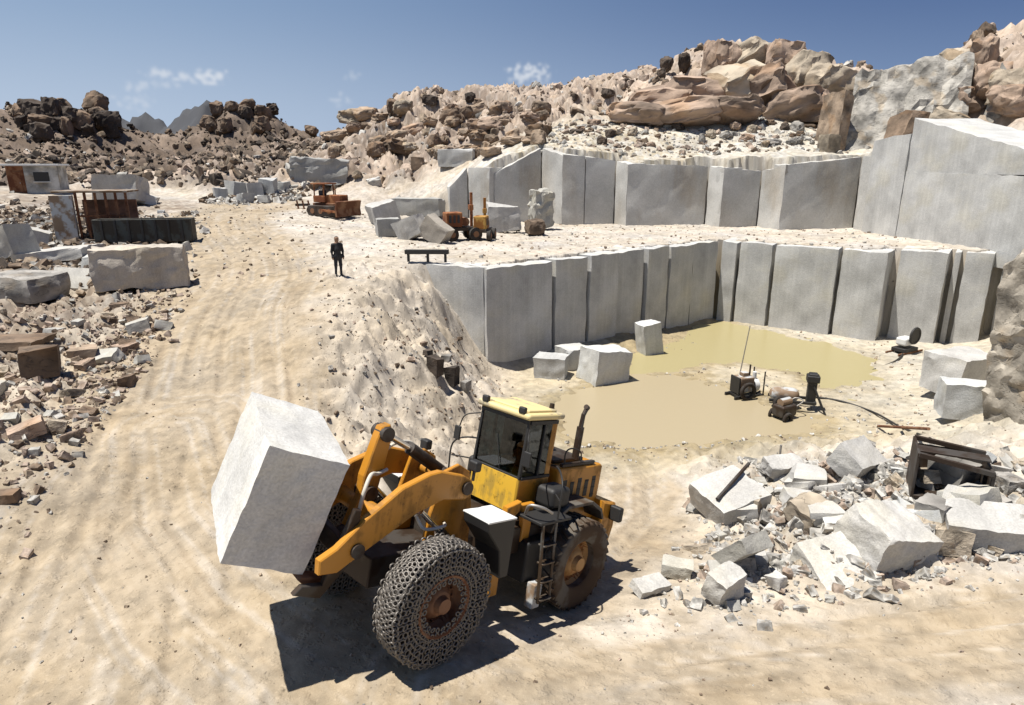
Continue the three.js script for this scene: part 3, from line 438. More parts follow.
{
  const t = group('wheel_loader', 'orange wheel loader with chained front tyres climbing out of the pit', 'wheel loader');
  t.position.set(...LOADER.p); t.rotation.set(LOADER.roll, LOADER.yaw, LOADER.pitch, 'YZX');
  const art = LOADER.art, front = (o) => { o.rotation.y = art; return o; };
  // wheels
  const tg = metric(mergeGeometries([tyreGeo(0.96, 0.66), ...lugs(0.96, 0.66)].map(flat))), tf = metric(flat(tyreGeo(1.005, 0.48))), rl = metric(rimGeo(-1)), rr = metric(rimGeo(1)), ch = metric(chainGeo(1.03, 0.5));
  for (const [x, y, isF] of [[1.9, 1.07, true], [-1.95, 0.97, false]]) for (const s of [-1, 1]) {
    const w = new THREE.Mesh(isF ? tf : tg, isF ? M.rubber : M.tyre); w.name = 'wheel'; t.add(w); w.userData.label = isF ? 'front wheel wrapped in a steel ring chain' : 'bare rear wheel with lugged tyre and tan rim';
    const c = Math.cos(art), q = Math.sin(art); if (isF) { w.position.set(x * c + s * 1.4 * q, y, -x * q + s * 1.4 * c); w.rotation.y = art; } else w.position.set(x, y, s * 1.3);
    const rim = new THREE.Mesh(s < 0 ? rl : rr, isF ? M.rust : M.rim); rim.name = 'rim'; w.add(rim);
    if (!isF) { rim.scale.set(1.12, 1.12, 1); } if (isF) { const k = new THREE.Mesh(ch, M.chain); k.name = 'tyre_chain'; w.add(k); }
    shade(w);
  }
  // rear frame
  part('rear_frame', [rbox(3.3, 0.5, 1.0, -1.75, 1.05, 0, 0.04), rbox(0.5, 1.0, 0.9, -0.25, 1.25, 0, 0.04), rod([-1.95, 1.02, -1], [-1.95, 1.02, 1], 0.2, 0.2, 14), rbox(2.0, 0.55, 2.0, -1.2, 1.55, 0, 0.05)], M.darkSteel, t);
  part('axle', [rod([0, 0, -1], [0, 0, 1], 0.19, 0.19, 14), new THREE.SphereGeometry(0.36, 16, 12)].map((g) => flat(g).translate(1.9, 1.07, 0)), M.darkSteel, t).rotation.y = art;
  for (const s of [-1, 1]) {
    part('hitch_bracket', ext([[-0.02, 0.55], [0.16, 0.55], [0.2, 1.5], [0.05, 2.28], [-0.3, 2.36], [-0.3, 2.2], [-0.1, 2.05], [0.02, 1.4]], 0.14, s * 0.98 - 0.07), M.orange, t);
    part('frame_bracket', ext([[-0.72, 0.8], [-0.56, 0.8], [-0.5, 1.9], [-0.35, 2.28], [-0.72, 2.28]], 0.12, s * 0.98 - 0.06), M.orange, t);
    part('rear_fender', [ext([[-1.05, 1.72], [-1.2, 2.02], [-1.55, 2.2], [-2.4, 2.2], [-2.8, 1.98], [-2.92, 1.75], [-2.87, 1.74], [-2.76, 1.94], [-2.38, 2.15], [-1.58, 2.15], [-1.25, 1.98], [-1.11, 1.72]], 0.5, s > 0 ? 0.82 : -1.32, 0.008)], M.fender, t);
    part('fuel_tank', rbox(0.75, 0.85, 0.5, -0.88, 1.15, s * 1.0, 0.07, 3), M.black, t);
  }
  const hood = part('engine_hood', [rbox(1.62, 1.3, 1.58, -2.52, 2.16, 0, 0.07, 3), rbox(0.12, 0.95, 1.5, -3.33, 2.28, 0, 0.03)], M.orange, t);
  for (const s of [-1, 1]) for (let k = 0; k < 5; k++) part('vent', [0, 1, 2].map((m) => rbox(0.13, 0.012, 0.03, -1.98 - k * 0.27, 2.12 + m * 0.17, s * 0.795, 0.004, 1)).concat([rbox(0.14, 0.5 - (k % 2) * 0.12, 0.012, -1.98 - k * 0.27, 2.3, s * 0.79, 0.004, 1)]), M.black, hood);
  part('air_intake_plate', [rbox(1.1, 0.09, 1.0, -2.45, 2.85, 0.05, 0.03), rbox(1.2, 0.08, 0.1, -2.45, 2.86, -0.7, 0.02)], M.darkSteel, hood);
  const ex = part('exhaust_stack', [rod([-2.72, 2.85, -0.42], [-2.72, 3.6, -0.42], 0.085, 0.085, 16), rod([-2.72, 3.58, -0.42], [-2.74, 3.9, -0.42], 0.055, 0.05, 12), rod([-2.74, 3.88, -0.42], [-2.82, 4.02, -0.42], 0.05, 0.05, 12)], M.darkSteel, t);
  part('rain_cap', rod([-2.86, 4.03, -0.42], [-2.78, 4.07, -0.42], 0.06, 0.06, 10), M.darkSteel, ex);
  part('air_cleaner', [rod([-2.35, 2.85, 0.4], [-2.35, 3.3, 0.4], 0.16, 0.16, 18), new THREE.CylinderGeometry(0.2, 0.2, 0.1, 18).translate(-2.35, 3.34, 0.4)], M.black, t);
  part('counterweight', ext([[-3.3, 0.75], [-3.72, 0.95], [-3.82, 1.35], [-3.78, 1.85], [-3.3, 1.95]], 2.1, -1.05, 0.05), M.orange, t);
  for (const s of [-1, 1]) { part('tail_lamp', rbox(0.16, 0.34, 0.3, -3.62, 1.72, s * 1.2, 0.04), M.black, t); part('hood_rail', pipe([[-1.95, 2.88, s * 0.7], [-1.95, 3.16, s * 0.7], [-2.12, 3.22, s * 0.7], [-2.5, 3.1, s * 0.7], [-2.55, 2.88, s * 0.7]], 0.018, 20), M.black, t); }
  // cab
  const X0 = -1.5, X1 = -0.62, ZW = 0.68, YB = 2.66, YT = 3.86;
  const cab = part('cab', [rbox(0.96, 0.72, 1.36, -1.06, 2.3, 0, 0.05, 2), rbox(0.17, YT - 2.2, 0.3, X0 + 0.06, (YT + 2.2) / 2, -ZW + 0.15, 0.03), rbox(0.17, YT - 2.2, 0.3, X0 + 0.06, (YT + 2.2) / 2, ZW - 0.15, 0.03), rbox(0.1, YT - 2.2, 0.8, X0 + 0.03, (YT + 2.2) / 2, 0, 0.02)], M.orange, t);
  part('front_panel', ext([[X1 - 0.12, 1.98], [X1 + 0.03, 1.98], [X1 + 0.05, YB - 0.02], [X1 - 0.12, YB - 0.02]], 1.34, -0.67, 0.03), M.yellow, cab);
  part('cab_frame', [...[-1, 1].flatMap((s) => [bar([X1 + 0.03, YB, s * (ZW - 0.03)], [X1 + 0.0, YT, s * (ZW - 0.03)], 0.06, 0.07), bar([X1, YT - 0.03, s * ZW], [X0, YT - 0.03, s * ZW], 0.06, 0.08), bar([X1 + 0.02, YB + 0.02, s * (ZW + 0.005)], [X0, YB + 0.02, s * (ZW + 0.005)], 0.05, 0.06), bar([X0 + 0.4, YB, s * (ZW + 0.003)], [X0 + 0.4, YT, s * (ZW + 0.003)], 0.05, 0.05)]), bar([X1 + 0.02, YT - 0.03, -ZW], [X1 + 0.02, YT - 0.03, ZW], 0.06, 0.08), bar([X1 + 0.04, YB + 0.02, -ZW], [X1 + 0.04, YB + 0.02, ZW], 0.05, 0.05)], M.black, cab);
  part('windshield', rbox(0.012, YT - YB, 1.3, X1 + 0.015, (YT + YB) / 2, 0, 0.003, 1), M.glass, cab);
  for (const s of [-1, 1]) part('side_window', rbox(X1 - X0 - 0.12, YT - YB, 0.012, (X0 + X1) / 2 + 0.05, (YT + YB) / 2, s * (ZW - 0.02), 0.003, 1), M.glass, cab);
  part('roof', [rbox(1.18, 0.13, 1.5, -1.06, 3.95, 0, 0.06, 3), rbox(0.9, 0.07, 1.2, -1.06, 4.03, 0, 0.03)], M.cream_paint, cab);
  for (const s of [-1, 1]) part('roof_lamp', [rbox(0.1, 0.13, 0.17, -0.5, 4.06, s * 0.52, 0.03)], M.black, cab);
  part('beacon', [new THREE.CylinderGeometry(0.05, 0.06, 0.13, 12).translate(-1.5, 4.1, -0.45)], M.darkSteel, cab);
  part('seat', [rbox(0.45, 0.14, 0.5, -1.15, 2.55, 0, 0.05), rbox(0.13, 0.75, 0.48, -1.37, 2.95, 0, 0.05), rbox(0.1, 0.22, 0.28, -1.37, 3.4, 0, 0.04)], M.seat, cab);
  part('steering_wheel', [new THREE.TorusGeometry(0.2, 0.018, 8, 24).rotateX(Math.PI / 2).rotateZ(-0.5).translate(-0.85, 2.86, 0), rod([-0.72, 2.5, 0], [-0.85, 2.86, 0], 0.035, 0.03), rbox(0.16, 0.3, 0.4, -0.74, 2.6, 0, 0.05)], M.greyPaint, cab);
  for (const s of [-1, 1]) { const mi = part('mirror', [rbox(0.05, 0.3, 0.18, -0.3, 3.2, s * 1.0, 0.02)], M.black, cab); part('mirror_arm', pipe([[-0.6, 3.7, s * 0.7], [-0.35, 3.6, s * 0.9], [-0.32, 3.3, s * 1.0]], 0.014, 12), M.black, mi); }
  part('wiper', [bar([X1 + 0.05, 2.72, -0.1], [X1 + 0.03, 3.4, 0.12], 0.015, 0.015)], M.black, cab);
  // left platform, rails and ladder
  part('platform', [rbox(0.95, 0.06, 0.95, -0.75, 2.12, -1.16, 0.015), rbox(0.95, 0.06, 0.95, -0.75, 2.12, 1.16, 0.015), rbox(0.6, 0.42, 0.5, -1.3, 2.38, -1.02, 0.1), rbox(0.6, 0.42, 0.5, -1.3, 2.38, 1.02, 0.1)], M.black, t);
  for (const s of [-1, 1]) part('handrail', [pipe([[-0.8, 2.12, s * 1.6], [-0.8, 2.8, s * 1.58], [-0.95, 2.95, s * 1.4], [-1.4, 2.95, s * 0.9], [-1.5, 2.9, s * 0.7]], 0.02, 20), bar([-0.8, 2.5, s * 1.59], [-1.45, 2.5, s * 0.8], 0.03, 0.03)], M.black, t);
  part('grab_handle', [pipe([[-0.3, 2.2, -1.2], [-0.2, 2.42, -1.35], [-0.35, 2.42, -1.55], [-0.6, 2.3, -1.6]], 0.032, 20)], M.steel, t);
  for (const s of [-1, 1]) { const ld = part('ladder', [bar([-0.36, 2.1, s * 1.62], [-0.5, 0.55, s * 1.7], 0.07, 0.05), bar([-0.76, 2.1, s * 1.62], [-0.84, 0.55, s * 1.7], 0.07, 0.05)], M.step, t); for (let k = 0; k < 4; k++) part('rung', [bar([-0.48 + k * 0.03, 0.62 + k * 0.36, s * (1.69 - k * 0.02)], [-0.83 + k * 0.02, 0.62 + k * 0.36, s * (1.69 - k * 0.02)], 0.16, 0.035)], M.step, ld); }
  part('battery_box', rbox(0.24, 0.5, 0.22, -0.72, 0.55, -1.4, 0.03), M.greyPaint, t);
  // front frame
  front(part('front_chassis', [rbox(2.4, 0.55, 0.9, 1.4, 1.25, 0, 0.04), rbox(0.6, 0.5, 0.9, 0.8, 1.7, 0, 0.03)], M.darkSteel, t));
  front(part('front_frame', [...[-1, 1].map((s) => ext([[0.45, 1.3], [1.6, 1.3], [1.5, 2.2], [1.3, 2.95], [1.0, 3.05], [0.72, 2.9], [0.5, 2.1]], 0.09, s * 0.5 - 0.045)), rod([1.02, 2.72, -0.86], [1.02, 2.72, 0.86], 0.1, 0.1, 16)], M.orange, t));
  for (const s of [-1, 1]) {
    const fd = front(part('front_fender', [ext([[0.42, 1.28], [0.6, 1.28], [0.72, 1.8], [1.08, 2.2], [1.12, 2.34], [0.45, 2.34]], 0.66, s > 0 ? 0.96 : -1.62, 0.02)], M.black, t));
    part('fender_top', [rbox(0.72, 0.035, 0.68, 0.78, 2.36, s * 1.29, 0.012)], M.whitePaint, fd);
    const arm = front(part('lift_arm', ext([[0.85, 2.6], [0.92, 2.84], [1.1, 2.93], [1.68, 3.06], [1.92, 3.03], [2.46, 2.84], [3.1, 2.4], ...(s < 0 ? [[3.55, 2.0], [3.82, 1.86], [3.8, 1.66], [3.5, 1.64]] : [[3.3, 2.18], [3.34, 1.8], [3.2, 1.66]]), [3.0, 1.92], [2.1, 2.4], [1.54, 2.57], [1.0, 2.52]], 0.15, s * 0.76 - 0.075, 0.02), M.orange, t));
    for (const [px, py] of [[1.02, 2.72], [3.2, 1.93]]) part('pivot_pin', [rod([px, py, s * 0.66], [px, py, s * 0.89], 0.12, 0.12, 16)], M.darkSteel, arm);
    const cy = front(part('lift_cylinder', [rod([0.75, 1.35, s * 0.76], [1.45, 1.95, s * 0.76], 0.1, 0.1, 14), rod([0.75, 1.35, s * 0.6], [0.75, 1.35, s * 0.85], 0.09, 0.09, 12)], M.darkSteel, t));
    part('piston_rod', [rod([1.4, 1.91, s * 0.76], [1.95, 2.38, s * 0.76], 0.055, 0.055, 12)], M.chrome, cy);
  }
  front(part('cross_tube', rod([2.62, 2.3, -0.7], [2.62, 2.3, 0.7], 0.15, 0.15, 18), M.orange, t));
  const bc = front(part('bell_crank', [ext([[2.28, 3.6], [2.36, 3.72], [2.5, 3.68], [2.56, 3.5], [2.72, 2.85], [2.72, 2.5], [2.9, 2.0], [2.78, 1.85], [2.62, 1.95], [2.45, 2.45], [2.38, 2.9]], 0.2, -0.1, 0.02)], M.orange, t));
  for (const [px, py] of [[2.42, 3.58], [2.58, 2.55]]) part('pivot_pin', [rod([px, py, -0.18], [px, py, 0.18], 0.13, 0.13, 16)], M.darkSteel, bc);
  const tc = front(part('tilt_cylinder', [rod([0.95, 2.78, 0], [1.78, 3.27, 0], 0.115, 0.115, 16), rod([0.95, 2.78, -0.2], [0.95, 2.78, 0.2], 0.1, 0.1, 14)], M.darkSteel, t));
  part('piston_rod', rod([1.75, 3.25, 0], [2.36, 3.56, 0], 0.06, 0.06, 12), M.chrome, tc);
  front(part('tilt_link', [bar([2.78, 1.95, 0], [3.18, 1.75, 0], 0.16, 0.2)], M.darkSteel, t));
  for (const [pts, r] of [[[[2.95, 2.4, -0.4], [2.92, 2.75, -0.42], [2.75, 2.95, -0.3], [2.5, 2.9, -0.15], [2.3, 2.95, -0.12]], 0.035], [[[1.2, 2.9, 0.25], [1.6, 3.3, 0.2], [2.1, 3.3, 0.12], [2.35, 3.0, 0.12]], 0.03], [[[1.2, 2.0, -0.6], [1.5, 2.1, -0.9], [1.9, 2.1, -0.85], [2.0, 2.3, -0.7]], 0.03]]) front(part('hydraulic_hose', pipe(pts, r, 24), M.hose, t));
  for (const q of [-1, 1]) front(part('work_lamp', [rbox(0.16, 0.2, 0.22, 0.78, 3.08, q * 0.72, 0.04), rod([0.78, 2.8, q * 0.72], [0.78, 3, q * 0.72], 0.03)], M.black, t));
  t.updateMatrixWorld(true);

  // the block, tilted back on the forks
  const bl = new THREE.Mesh(stoneGeo(5, ...BLOCK.size, { n: 26, jitter: 0.008, cuts: 3, depth: 0.035, rough: 0.008, freq: 2.2, crease: 0.4 }), M.chalk); bl.name = 'stone_block'; scene.add(shade(bl));
  bl.position.set(...BLOCK.p); bl.rotation.set(BLOCK.roll, BLOCK.yaw, BLOCK.pitch, 'YZX'); bl.updateMatrixWorld(true);
  tag(bl, 'big white quarry block lifted in the air by the wheel loader', 'stone block');
  // fork carriage: its own plane is the block's underside; loader-local coordinates
  const inv = t.matrixWorld.clone().invert(), up = V(0, 1, 0).transformDirection(bl.matrixWorld), fw = V(Math.cos(LOADER.art), 0, -Math.sin(LOADER.art)).transformDirection(t.matrixWorld);
  const ax = fw.clone().addScaledVector(up, -fw.dot(up)).normalize(), az = ax.clone().cross(up).normalize(), foot = V(...BLOCK.p).addScaledVector(up, -BLOCK.size[1] / 2 - 0.012);
  const B = new THREE.Matrix4().makeBasis(ax, up, az).setPosition(foot); // x forward, y up, z right; y = 0 touches the block
  const pivot = V(3.2, 1.93, 0).applyAxisAngle(V(0, 1, 0), LOADER.art).applyMatrix4(t.matrixWorld).applyMatrix4(B.clone().invert());
  const loc = inv.clone().multiply(B), add = (name, gs, m, par) => { const o = part(name, gs.map((g) => flat(g).applyMatrix4(loc)), m, par); return o; };
  const rz = pivot.z, bx = Math.min(pivot.x + 0.06, -0.75);
  const fc = add('fork_carriage', [rbox(0.14, 0.3, 1.5, pivot.x + 0.1, pivot.y + 0.02, rz, 0.02), ...[-1, 1].flatMap((s) => [ext([[pivot.x - 0.12, pivot.y - 0.12], [pivot.x + 0.0, pivot.y + 0.3], [pivot.x + 0.14, pivot.y + 0.75], [pivot.x + 0.24, pivot.y + 0.75], [pivot.x + 0.24, -0.02], [pivot.x + 0.62, -0.03], [pivot.x + 0.7, -0.16], [pivot.x + 0.2, -0.24]], 0.1, rz + s * 0.62 - 0.05, 0.012)])], M.darkSteel, t);
  for (const s of [-0.85, 0.85]) add('fork', [ext([[pivot.x - 0.02, -0.2], [pivot.x - 0.02, 0.05], [pivot.x + 0.12, 0.05], [pivot.x + 0.16, 0], [-0.2, 0], [-0.16, -0.03], [-0.3, -0.12], [pivot.x + 0.1, -0.2]], 0.2, rz + s * 0.45 - 0.1, 0.01)], M.rust, t);
}

// ---------------------------------------------------------------- loose stone
let stoneSeed = 900;
function stoneAt(u, v, wpx, hpx, o = {}) { // v is the row of its foot; sizes as seen, converted to metres at its distance
  const h = hit(u, v), phi = Math.atan2(CAM.y - h.y, Math.hypot(h.x, h.z)), w = wpx * h.s, dep = w * (o.dep ?? 0.8);
  const hh = o.h ? o.h * h.s : Math.max(w * 0.25, (hpx * h.s - dep * Math.sin(phi)) / Math.cos(phi)), l = Math.hypot(h.x, h.z), seed = o.seed ?? stoneSeed++;
  const g = stoneGeo(seed, w, hh, dep, { n: o.n ?? 7, jitter: (o.jitter ?? 0.15) * 1.15, cuts: (o.cuts ?? 4) + 3, depth: o.cut ?? 0.22, round: o.round ?? 0, rough: o.rough ?? 0.02, crease: o.crease ?? 0.5, freq: o.freq ?? 1.6 });
  const m = new THREE.Mesh(g, o.m ?? M.grey); m.name = numbered(o.name ?? 'stone_block'); scene.add(shade(m));
  m.position.set(h.x + h.x / l * dep * 0.42, h.y + hh * (0.5 - (o.sink ?? 0.06)), h.z + h.z / l * dep * 0.42);
  m.rotation.set(o.tx ?? 0, o.yaw ?? 0, o.tz ?? 0, 'YXZ');
  return tag(m, o.label, o.cat ?? 'stone block', o.group);
}
let barSlab;
{ // blocks on the pit floor
  stoneAt(551, 379, 33, 30, { m: M.grey, yaw: -0.25, n: 9, jitter: 0.04, cuts: 1, cut: 0.08, label: 'squat grey cube block beside the shaded wall foot, first of four at the pool' });
  stoneAt(574, 370, 32, 30, { m: M.grey, yaw: 0.5, n: 9, jitter: 0.08, cuts: 2, label: 'grey block partly behind the biggest block at the pool' });
  stoneAt(605, 384, 47, 47, { m: M.greyLight, yaw: 0.45, tz: -0.08, n: 10, jitter: 0.1, cuts: 3, cut: 0.14, label: 'biggest broken pale block at the water edge below the shaded wall' });
  stoneAt(648, 356, 22, 40, { m: M.greyLight, yaw: 0.35, tz: 0.16, n: 9, jitter: 0.05, cuts: 2, cut: 0.1, dep: 0.9, label: 'upright leaning block standing alone in the yellow pool' });
  stoneAt(957, 396, 66, 58, { m: M.white, yaw: 0.3, n: 12, jitter: 0.1, cuts: 4, cut: 0.16, label: 'large white block under the stepped sunlit wall beside the tan cliff' });
  stoneAt(964, 418, 50, 44, { m: M.greyLight, yaw: -0.3, n: 10, jitter: 0.03, cuts: 1, cut: 0.08, dep: 0.6, label: 'grey sawn block in front of the large white block' });
  stoneAt(770, 360, 16, 6, { m: M.pale, n: 5, label: 'small flat stone showing above the yellow pool', cat: 'stone' });
  // the heap on the near right
  barSlab = stoneAt(727, 522, 64, 58, { m: M.heap, yaw: 0.42, tx: 0.18, tz: 0.2, n: 12, jitter: 0.06, cuts: 2, cut: 0.12, dep: 0.9, h: 30, label: 'white slab with a steel bar lying across it in the rubble heap' });
  stoneAt(742, 572, 52, 52, { m: M.green, yaw: 0.5, tx: 0.75, tz: -0.15, n: 10, jitter: 0.16, cuts: 3, dep: 0.35, label: 'greenish grey slab leaning behind a cracked grey block in the heap' });
  stoneAt(722, 606, 44, 50, { m: M.heap, yaw: 0.55, tz: -0.1, tx: 0.15, n: 10, jitter: 0.2, cuts: 5, cut: 0.3, rough: 0.04, dep: 0.7, label: 'cracked grey block with a dark broken end at the heap corner' });
  stoneAt(650, 597, 42, 22, { m: M.heap, yaw: 0.4, tx: 0.12, n: 9, rough: 0.045, jitter: 0.2, cuts: 3, dep: 0.6, h: 10, label: 'thin white flake lying on the dirt behind the loader' });
  stoneAt(676, 580, 34, 26, { m: M.pale, yaw: -0.3, n: 9, rough: 0.045, jitter: 0.15, dep: 0.6, label: 'pale wedge of stone beside the thin white flake' });
  stoneAt(882, 566, 84, 84, { m: M.heap, yaw: 0.3, tx: 0.22, tz: -0.2, n: 16, jitter: 0.12, cuts: 6, cut: 0.24, rough: 0.03, h: 46, label: 'largest pale slab tipped over a dark hollow in the heap' });
  stoneAt(836, 588, 80, 64, { m: M.heap, yaw: 0.2, tx: 0.42, tz: 0.2, n: 14, jitter: 0.14, cuts: 5, h: 24, rough: 0.03, label: 'broad pale slab tilted under the largest slab of the heap' });
  stoneAt(984, 556, 88, 62, { m: M.heap, yaw: -0.32, tx: 0.2, tz: 0.06, n: 14, jitter: 0.1, cuts: 4, dep: 0.6, h: 40, label: 'long white block on the dirt below the dark steel bucket' });
  stoneAt(853, 476, 62, 60, { m: M.heap, yaw: 0.6, tx: 0.55, tz: -0.1, n: 12, jitter: 0.16, cuts: 4, dep: 0.6, h: 30, label: 'white leaning slab at the top of the heap near the pool' });
  stoneAt(783, 476, 42, 34, { m: M.heap, yaw: 0.1, tx: 0.4, n: 9, rough: 0.045, jitter: 0.12, dep: 0.5, h: 16, label: 'small white slab behind the bar-crossed slab' });
  stoneAt(931, 528, 40, 40, { m: M.greyRock, yaw: 0.6, n: 10, jitter: 0.15, rough: 0.04, label: 'rough pinkish grey rock between two white slabs of the heap' });
  stoneAt(806, 528, 44, 38, { m: M.cream, yaw: 0.6, tx: 0.3, n: 10, jitter: 0.15, rough: 0.05, label: 'rough cream rock in the middle of the heap' });
  stoneAt(775, 592, 22, 24, { m: M.heap, yaw: 0.6, n: 9, rough: 0.05, jitter: 0.25, label: 'small grey cube beside the cracked grey block' });
  // bench and road sides
  stoneAt(503, 233, 38, 34, { m: M.white, yaw: 0.1, n: 10, jitter: 0.16, cuts: 3, dep: 0.5, label: 'white block standing on the upper bench beside the yellow machine' });
  stoneAt(541, 230, 26, 48, { m: M.green, yaw: 0.4, n: 10, rough: 0.06, jitter: 0.15, cuts: 5, dep: 0.8, label: 'rough greenish rock pile leaning on the bench wall' });
  stoneAt(535, 236, 24, 20, { m: M.brown, yaw: 0.4, n: 8, rough: 0.05, round: 0.5, label: 'dark round boulder under the greenish rock' });
  stoneAt(385, 226, 34, 30, { m: M.white, yaw: 0.5, tz: 0.3, n: 8, label: 'white broken slab heading the bench rubble near the bulldozer' });
  stoneAt(388, 236, 24, 20, { m: M.greyDark, yaw: 0.35, n: 8, jitter: 0.05, cuts: 1, label: 'grey sawn block under the bench rubble' });
  stoneAt(412, 240, 30, 28, { m: M.white, yaw: -0.4, tz: 0.4, n: 8, label: 'white wedge between two grey blocks of the bench rubble' });
  stoneAt(436, 243, 34, 28, { m: M.greyWarm, yaw: -0.4, tz: -0.55, n: 8, dep: 0.5, label: 'brown grey slab sliding off the bench rubble' });
  stoneAt(419, 216, 52, 20, { m: M.greyDark, yaw: -0.15, n: 8, jitter: 0.05, cuts: 1, dep: 0.5, label: 'long low dark sawn ledge behind the bench rubble' });
  stoneAt(398, 212, 14, 16, { m: M.pale, tz: 0.6, n: 5, label: 'small pale splinter on the bench rubble', cat: 'stone' });
  stoneAt(457, 166, 38, 18, { m: M.grey, yaw: -0.2, n: 8, jitter: 0.05, cuts: 1, dep: 0.5, label: 'lone grey sawn block on the slope above the bench' });
  stoneAt(418, 170, 15, 15, { m: M.brown, n: 6, label: 'dark brown boulder left of the lone grey sawn block', cat: 'boulder', name: 'boulder' });
  stoneAt(320, 184, 60, 30, { m: M.greyDark, yaw: 0.25, n: 10, rough: 0.04, dep: 0.5, label: 'weathered grey rock ledge behind the bulldozer', cat: 'rock' });
  // left of the road
  stoneAt(143, 289, 92, 62, { m: M.beige, yaw: 0.42, n: 16, jitter: 0.06, cuts: 4, cut: 0.12, dep: 0.5, h: 44, round: 0.12, rough: 0.03, label: 'long tan block with a white top lying at the road edge' });
  stoneAt(30, 303, 76, 40, { m: M.greyRock, yaw: -0.2, n: 12, round: 0.35, jitter: 0.1, label: 'big rounded grey boulder among the slabs left of the road', cat: 'boulder', name: 'boulder' });
  stoneAt(82, 290, 52, 36, { m: M.pale, yaw: 0.6, tx: 0.5, tz: -0.25, n: 10, h: 12, label: 'pale flat slab sliding between the boulder and the long tan block' });
  stoneAt(62, 262, 70, 26, { m: M.white, yaw: 0.15, tz: 0.1, n: 10, h: 13, label: 'broad white slab behind the rounded boulder' });
  stoneAt(14, 262, 42, 38, { m: M.pale, yaw: -0.3, tz: 0.3, n: 9, label: 'tall pale slab standing at the edge of the left yard' });
  stoneAt(38, 247, 32, 22, { m: M.white, yaw: 0.5, tz: -0.35, n: 8, label: 'white peaked stone in the left yard' });
  stoneAt(110, 268, 50, 20, { m: M.greyLight, yaw: 0.3, n: 8, h: 12, label: 'grey slab tucked behind the long tan block' });
  stoneAt(124, 206, 58, 38, { m: M.white, yaw: 0.1, n: 12, jitter: 0.3, cuts: 6, cut: 0.35, dep: 0.5, label: 'large white stone heaped behind the ruined shelter' });
  stoneAt(146, 205, 26, 14, { m: M.white, yaw: 0.5, tz: -0.3, n: 8, label: 'smaller white slab leaning on the large white stone' });
  stoneAt(42, 378, 40, 40, { m: M.brown, yaw: 0.5, n: 10, jitter: 0.15, cuts: 3, dep: 0.7, label: 'dark brown angular block below the left yard' });
  stoneAt(84, 360, 32, 18, { m: M.tan, yaw: 0.4, n: 8, label: 'tan boulder beside the dark brown block', cat: 'boulder', name: 'boulder' });
  stoneAt(140, 336, 26, 20, { m: M.pale, yaw: 0.5, tz: 0.2, n: 8, label: 'pale chunk at the road edge below the long tan block', cat: 'stone' });
  stoneAt(20, 350, 60, 14, { m: M.brown, yaw: 0.15, n: 8, h: 10, label: 'flat brown ledge behind the dark brown block', cat: 'rock' });
  stoneAt(30, 440, 36, 24, { m: M.pink, yaw: 0.6, n: 8, tz: 0.3, label: 'pinkish slab in the rubble below the dark brown block' });
  stoneAt(8, 505, 26, 20, { m: M.brown, yaw: 0.2, n: 8, label: 'dark red brown stone at the lower rubble edge', cat: 'stone' });
  // white dumped stones by the road bend
  for (const [u, v, w, h] of [[222, 200, 18, 14], [238, 198, 22, 20], [255, 198, 20, 18], [270, 196, 18, 20], [284, 192, 14, 12], [246, 204, 16, 12], [264, 203, 14, 9]]) stoneAt(u, v, w, h, { m: u % 2 ? M.white : M.grey, yaw: u, n: 6, jitter: 0.18, label: 'white dumped stone beside the bend of the haul road', group: 'white stones dumped at the road bend' });
  // stones in the bank below the standing person
  for (const [u, v, w, h] of [[436, 378, 16, 26], [452, 386, 15, 24], [446, 362, 12, 10], [466, 392, 12, 14], [428, 356, 10, 8]]) stoneAt(u, v, w, h, { m: u % 4 ? M.greyRock : M.dark, yaw: u, n: 6, jitter: 0.16, label: 'rock sticking out of the bank beside the pit corner', group: 'rocks in the bank', cat: 'rock' });
}
{ // cliffs and cut faces
  const c = new THREE.Mesh(stoneGeo(41, 5.6, 9.0, 6.5, { n: 44, jitter: 0.1, cuts: 12, depth: 0.26, rough: 0.016, freq: 2.2, crease: 0.4 }), M.cliffTan); c.name = 'rock_cliff'; scene.add(shade(c)); c.position.set(19.6, 2.2, -19.4); c.rotation.y = 0.25; tag(c, 'tan weathered rock cliff rising at the right of the steel bucket', 'cliff');
  const d = new THREE.Mesh(stoneGeo(42, 5, 9.5, 5, { n: 24, jitter: 0.06, cuts: 3, rough: 0.03, crease: 0.8 }), M.pale); d.name = numbered('rock_cliff'); scene.add(shade(d)); d.position.set(29.8, 4.6, -32.2); d.rotation.y = 0.2; tag(d, 'rough pale rock face joining the end of the huge smooth cut face', 'cliff');
  const f = new THREE.Mesh(stoneGeo(44, 2.4, 5.2, 2.6, { n: 16, jitter: 0.2, cuts: 8, depth: 0.3, rough: 0.02, crease: 0.35 }), M.brown); f.name = 'boulder_slab'; scene.add(shade(f)); f.position.set(30.6, 10.4, -53.6); f.rotation.set(-0.3, 0.2, -0.35); tag(f, 'brown slab leaning against the tall pale cut face', 'rock');
  const k = new THREE.Mesh(stoneGeo(45, 1.3, 8.5, 3, { n: 18, jitter: 0.2, cuts: 9, depth: 0.32, rough: 0.02, crease: 0.35 }), M.tan); k.name = numbered('boulder_slab'); scene.add(shade(k)); k.position.set(27.0, 10.6, -58.2); k.rotation.set(0, 0.3, -0.06); tag(k, 'rust brown rock edge beside the tall pale cut face', 'rock');
  stoneAt(828, 152, 18, 18, { m: M.cream, n: 8, yaw: 0.4, jitter: 0.06, label: 'cream coloured cube stone at the foot of the rust brown rock edge' });
}
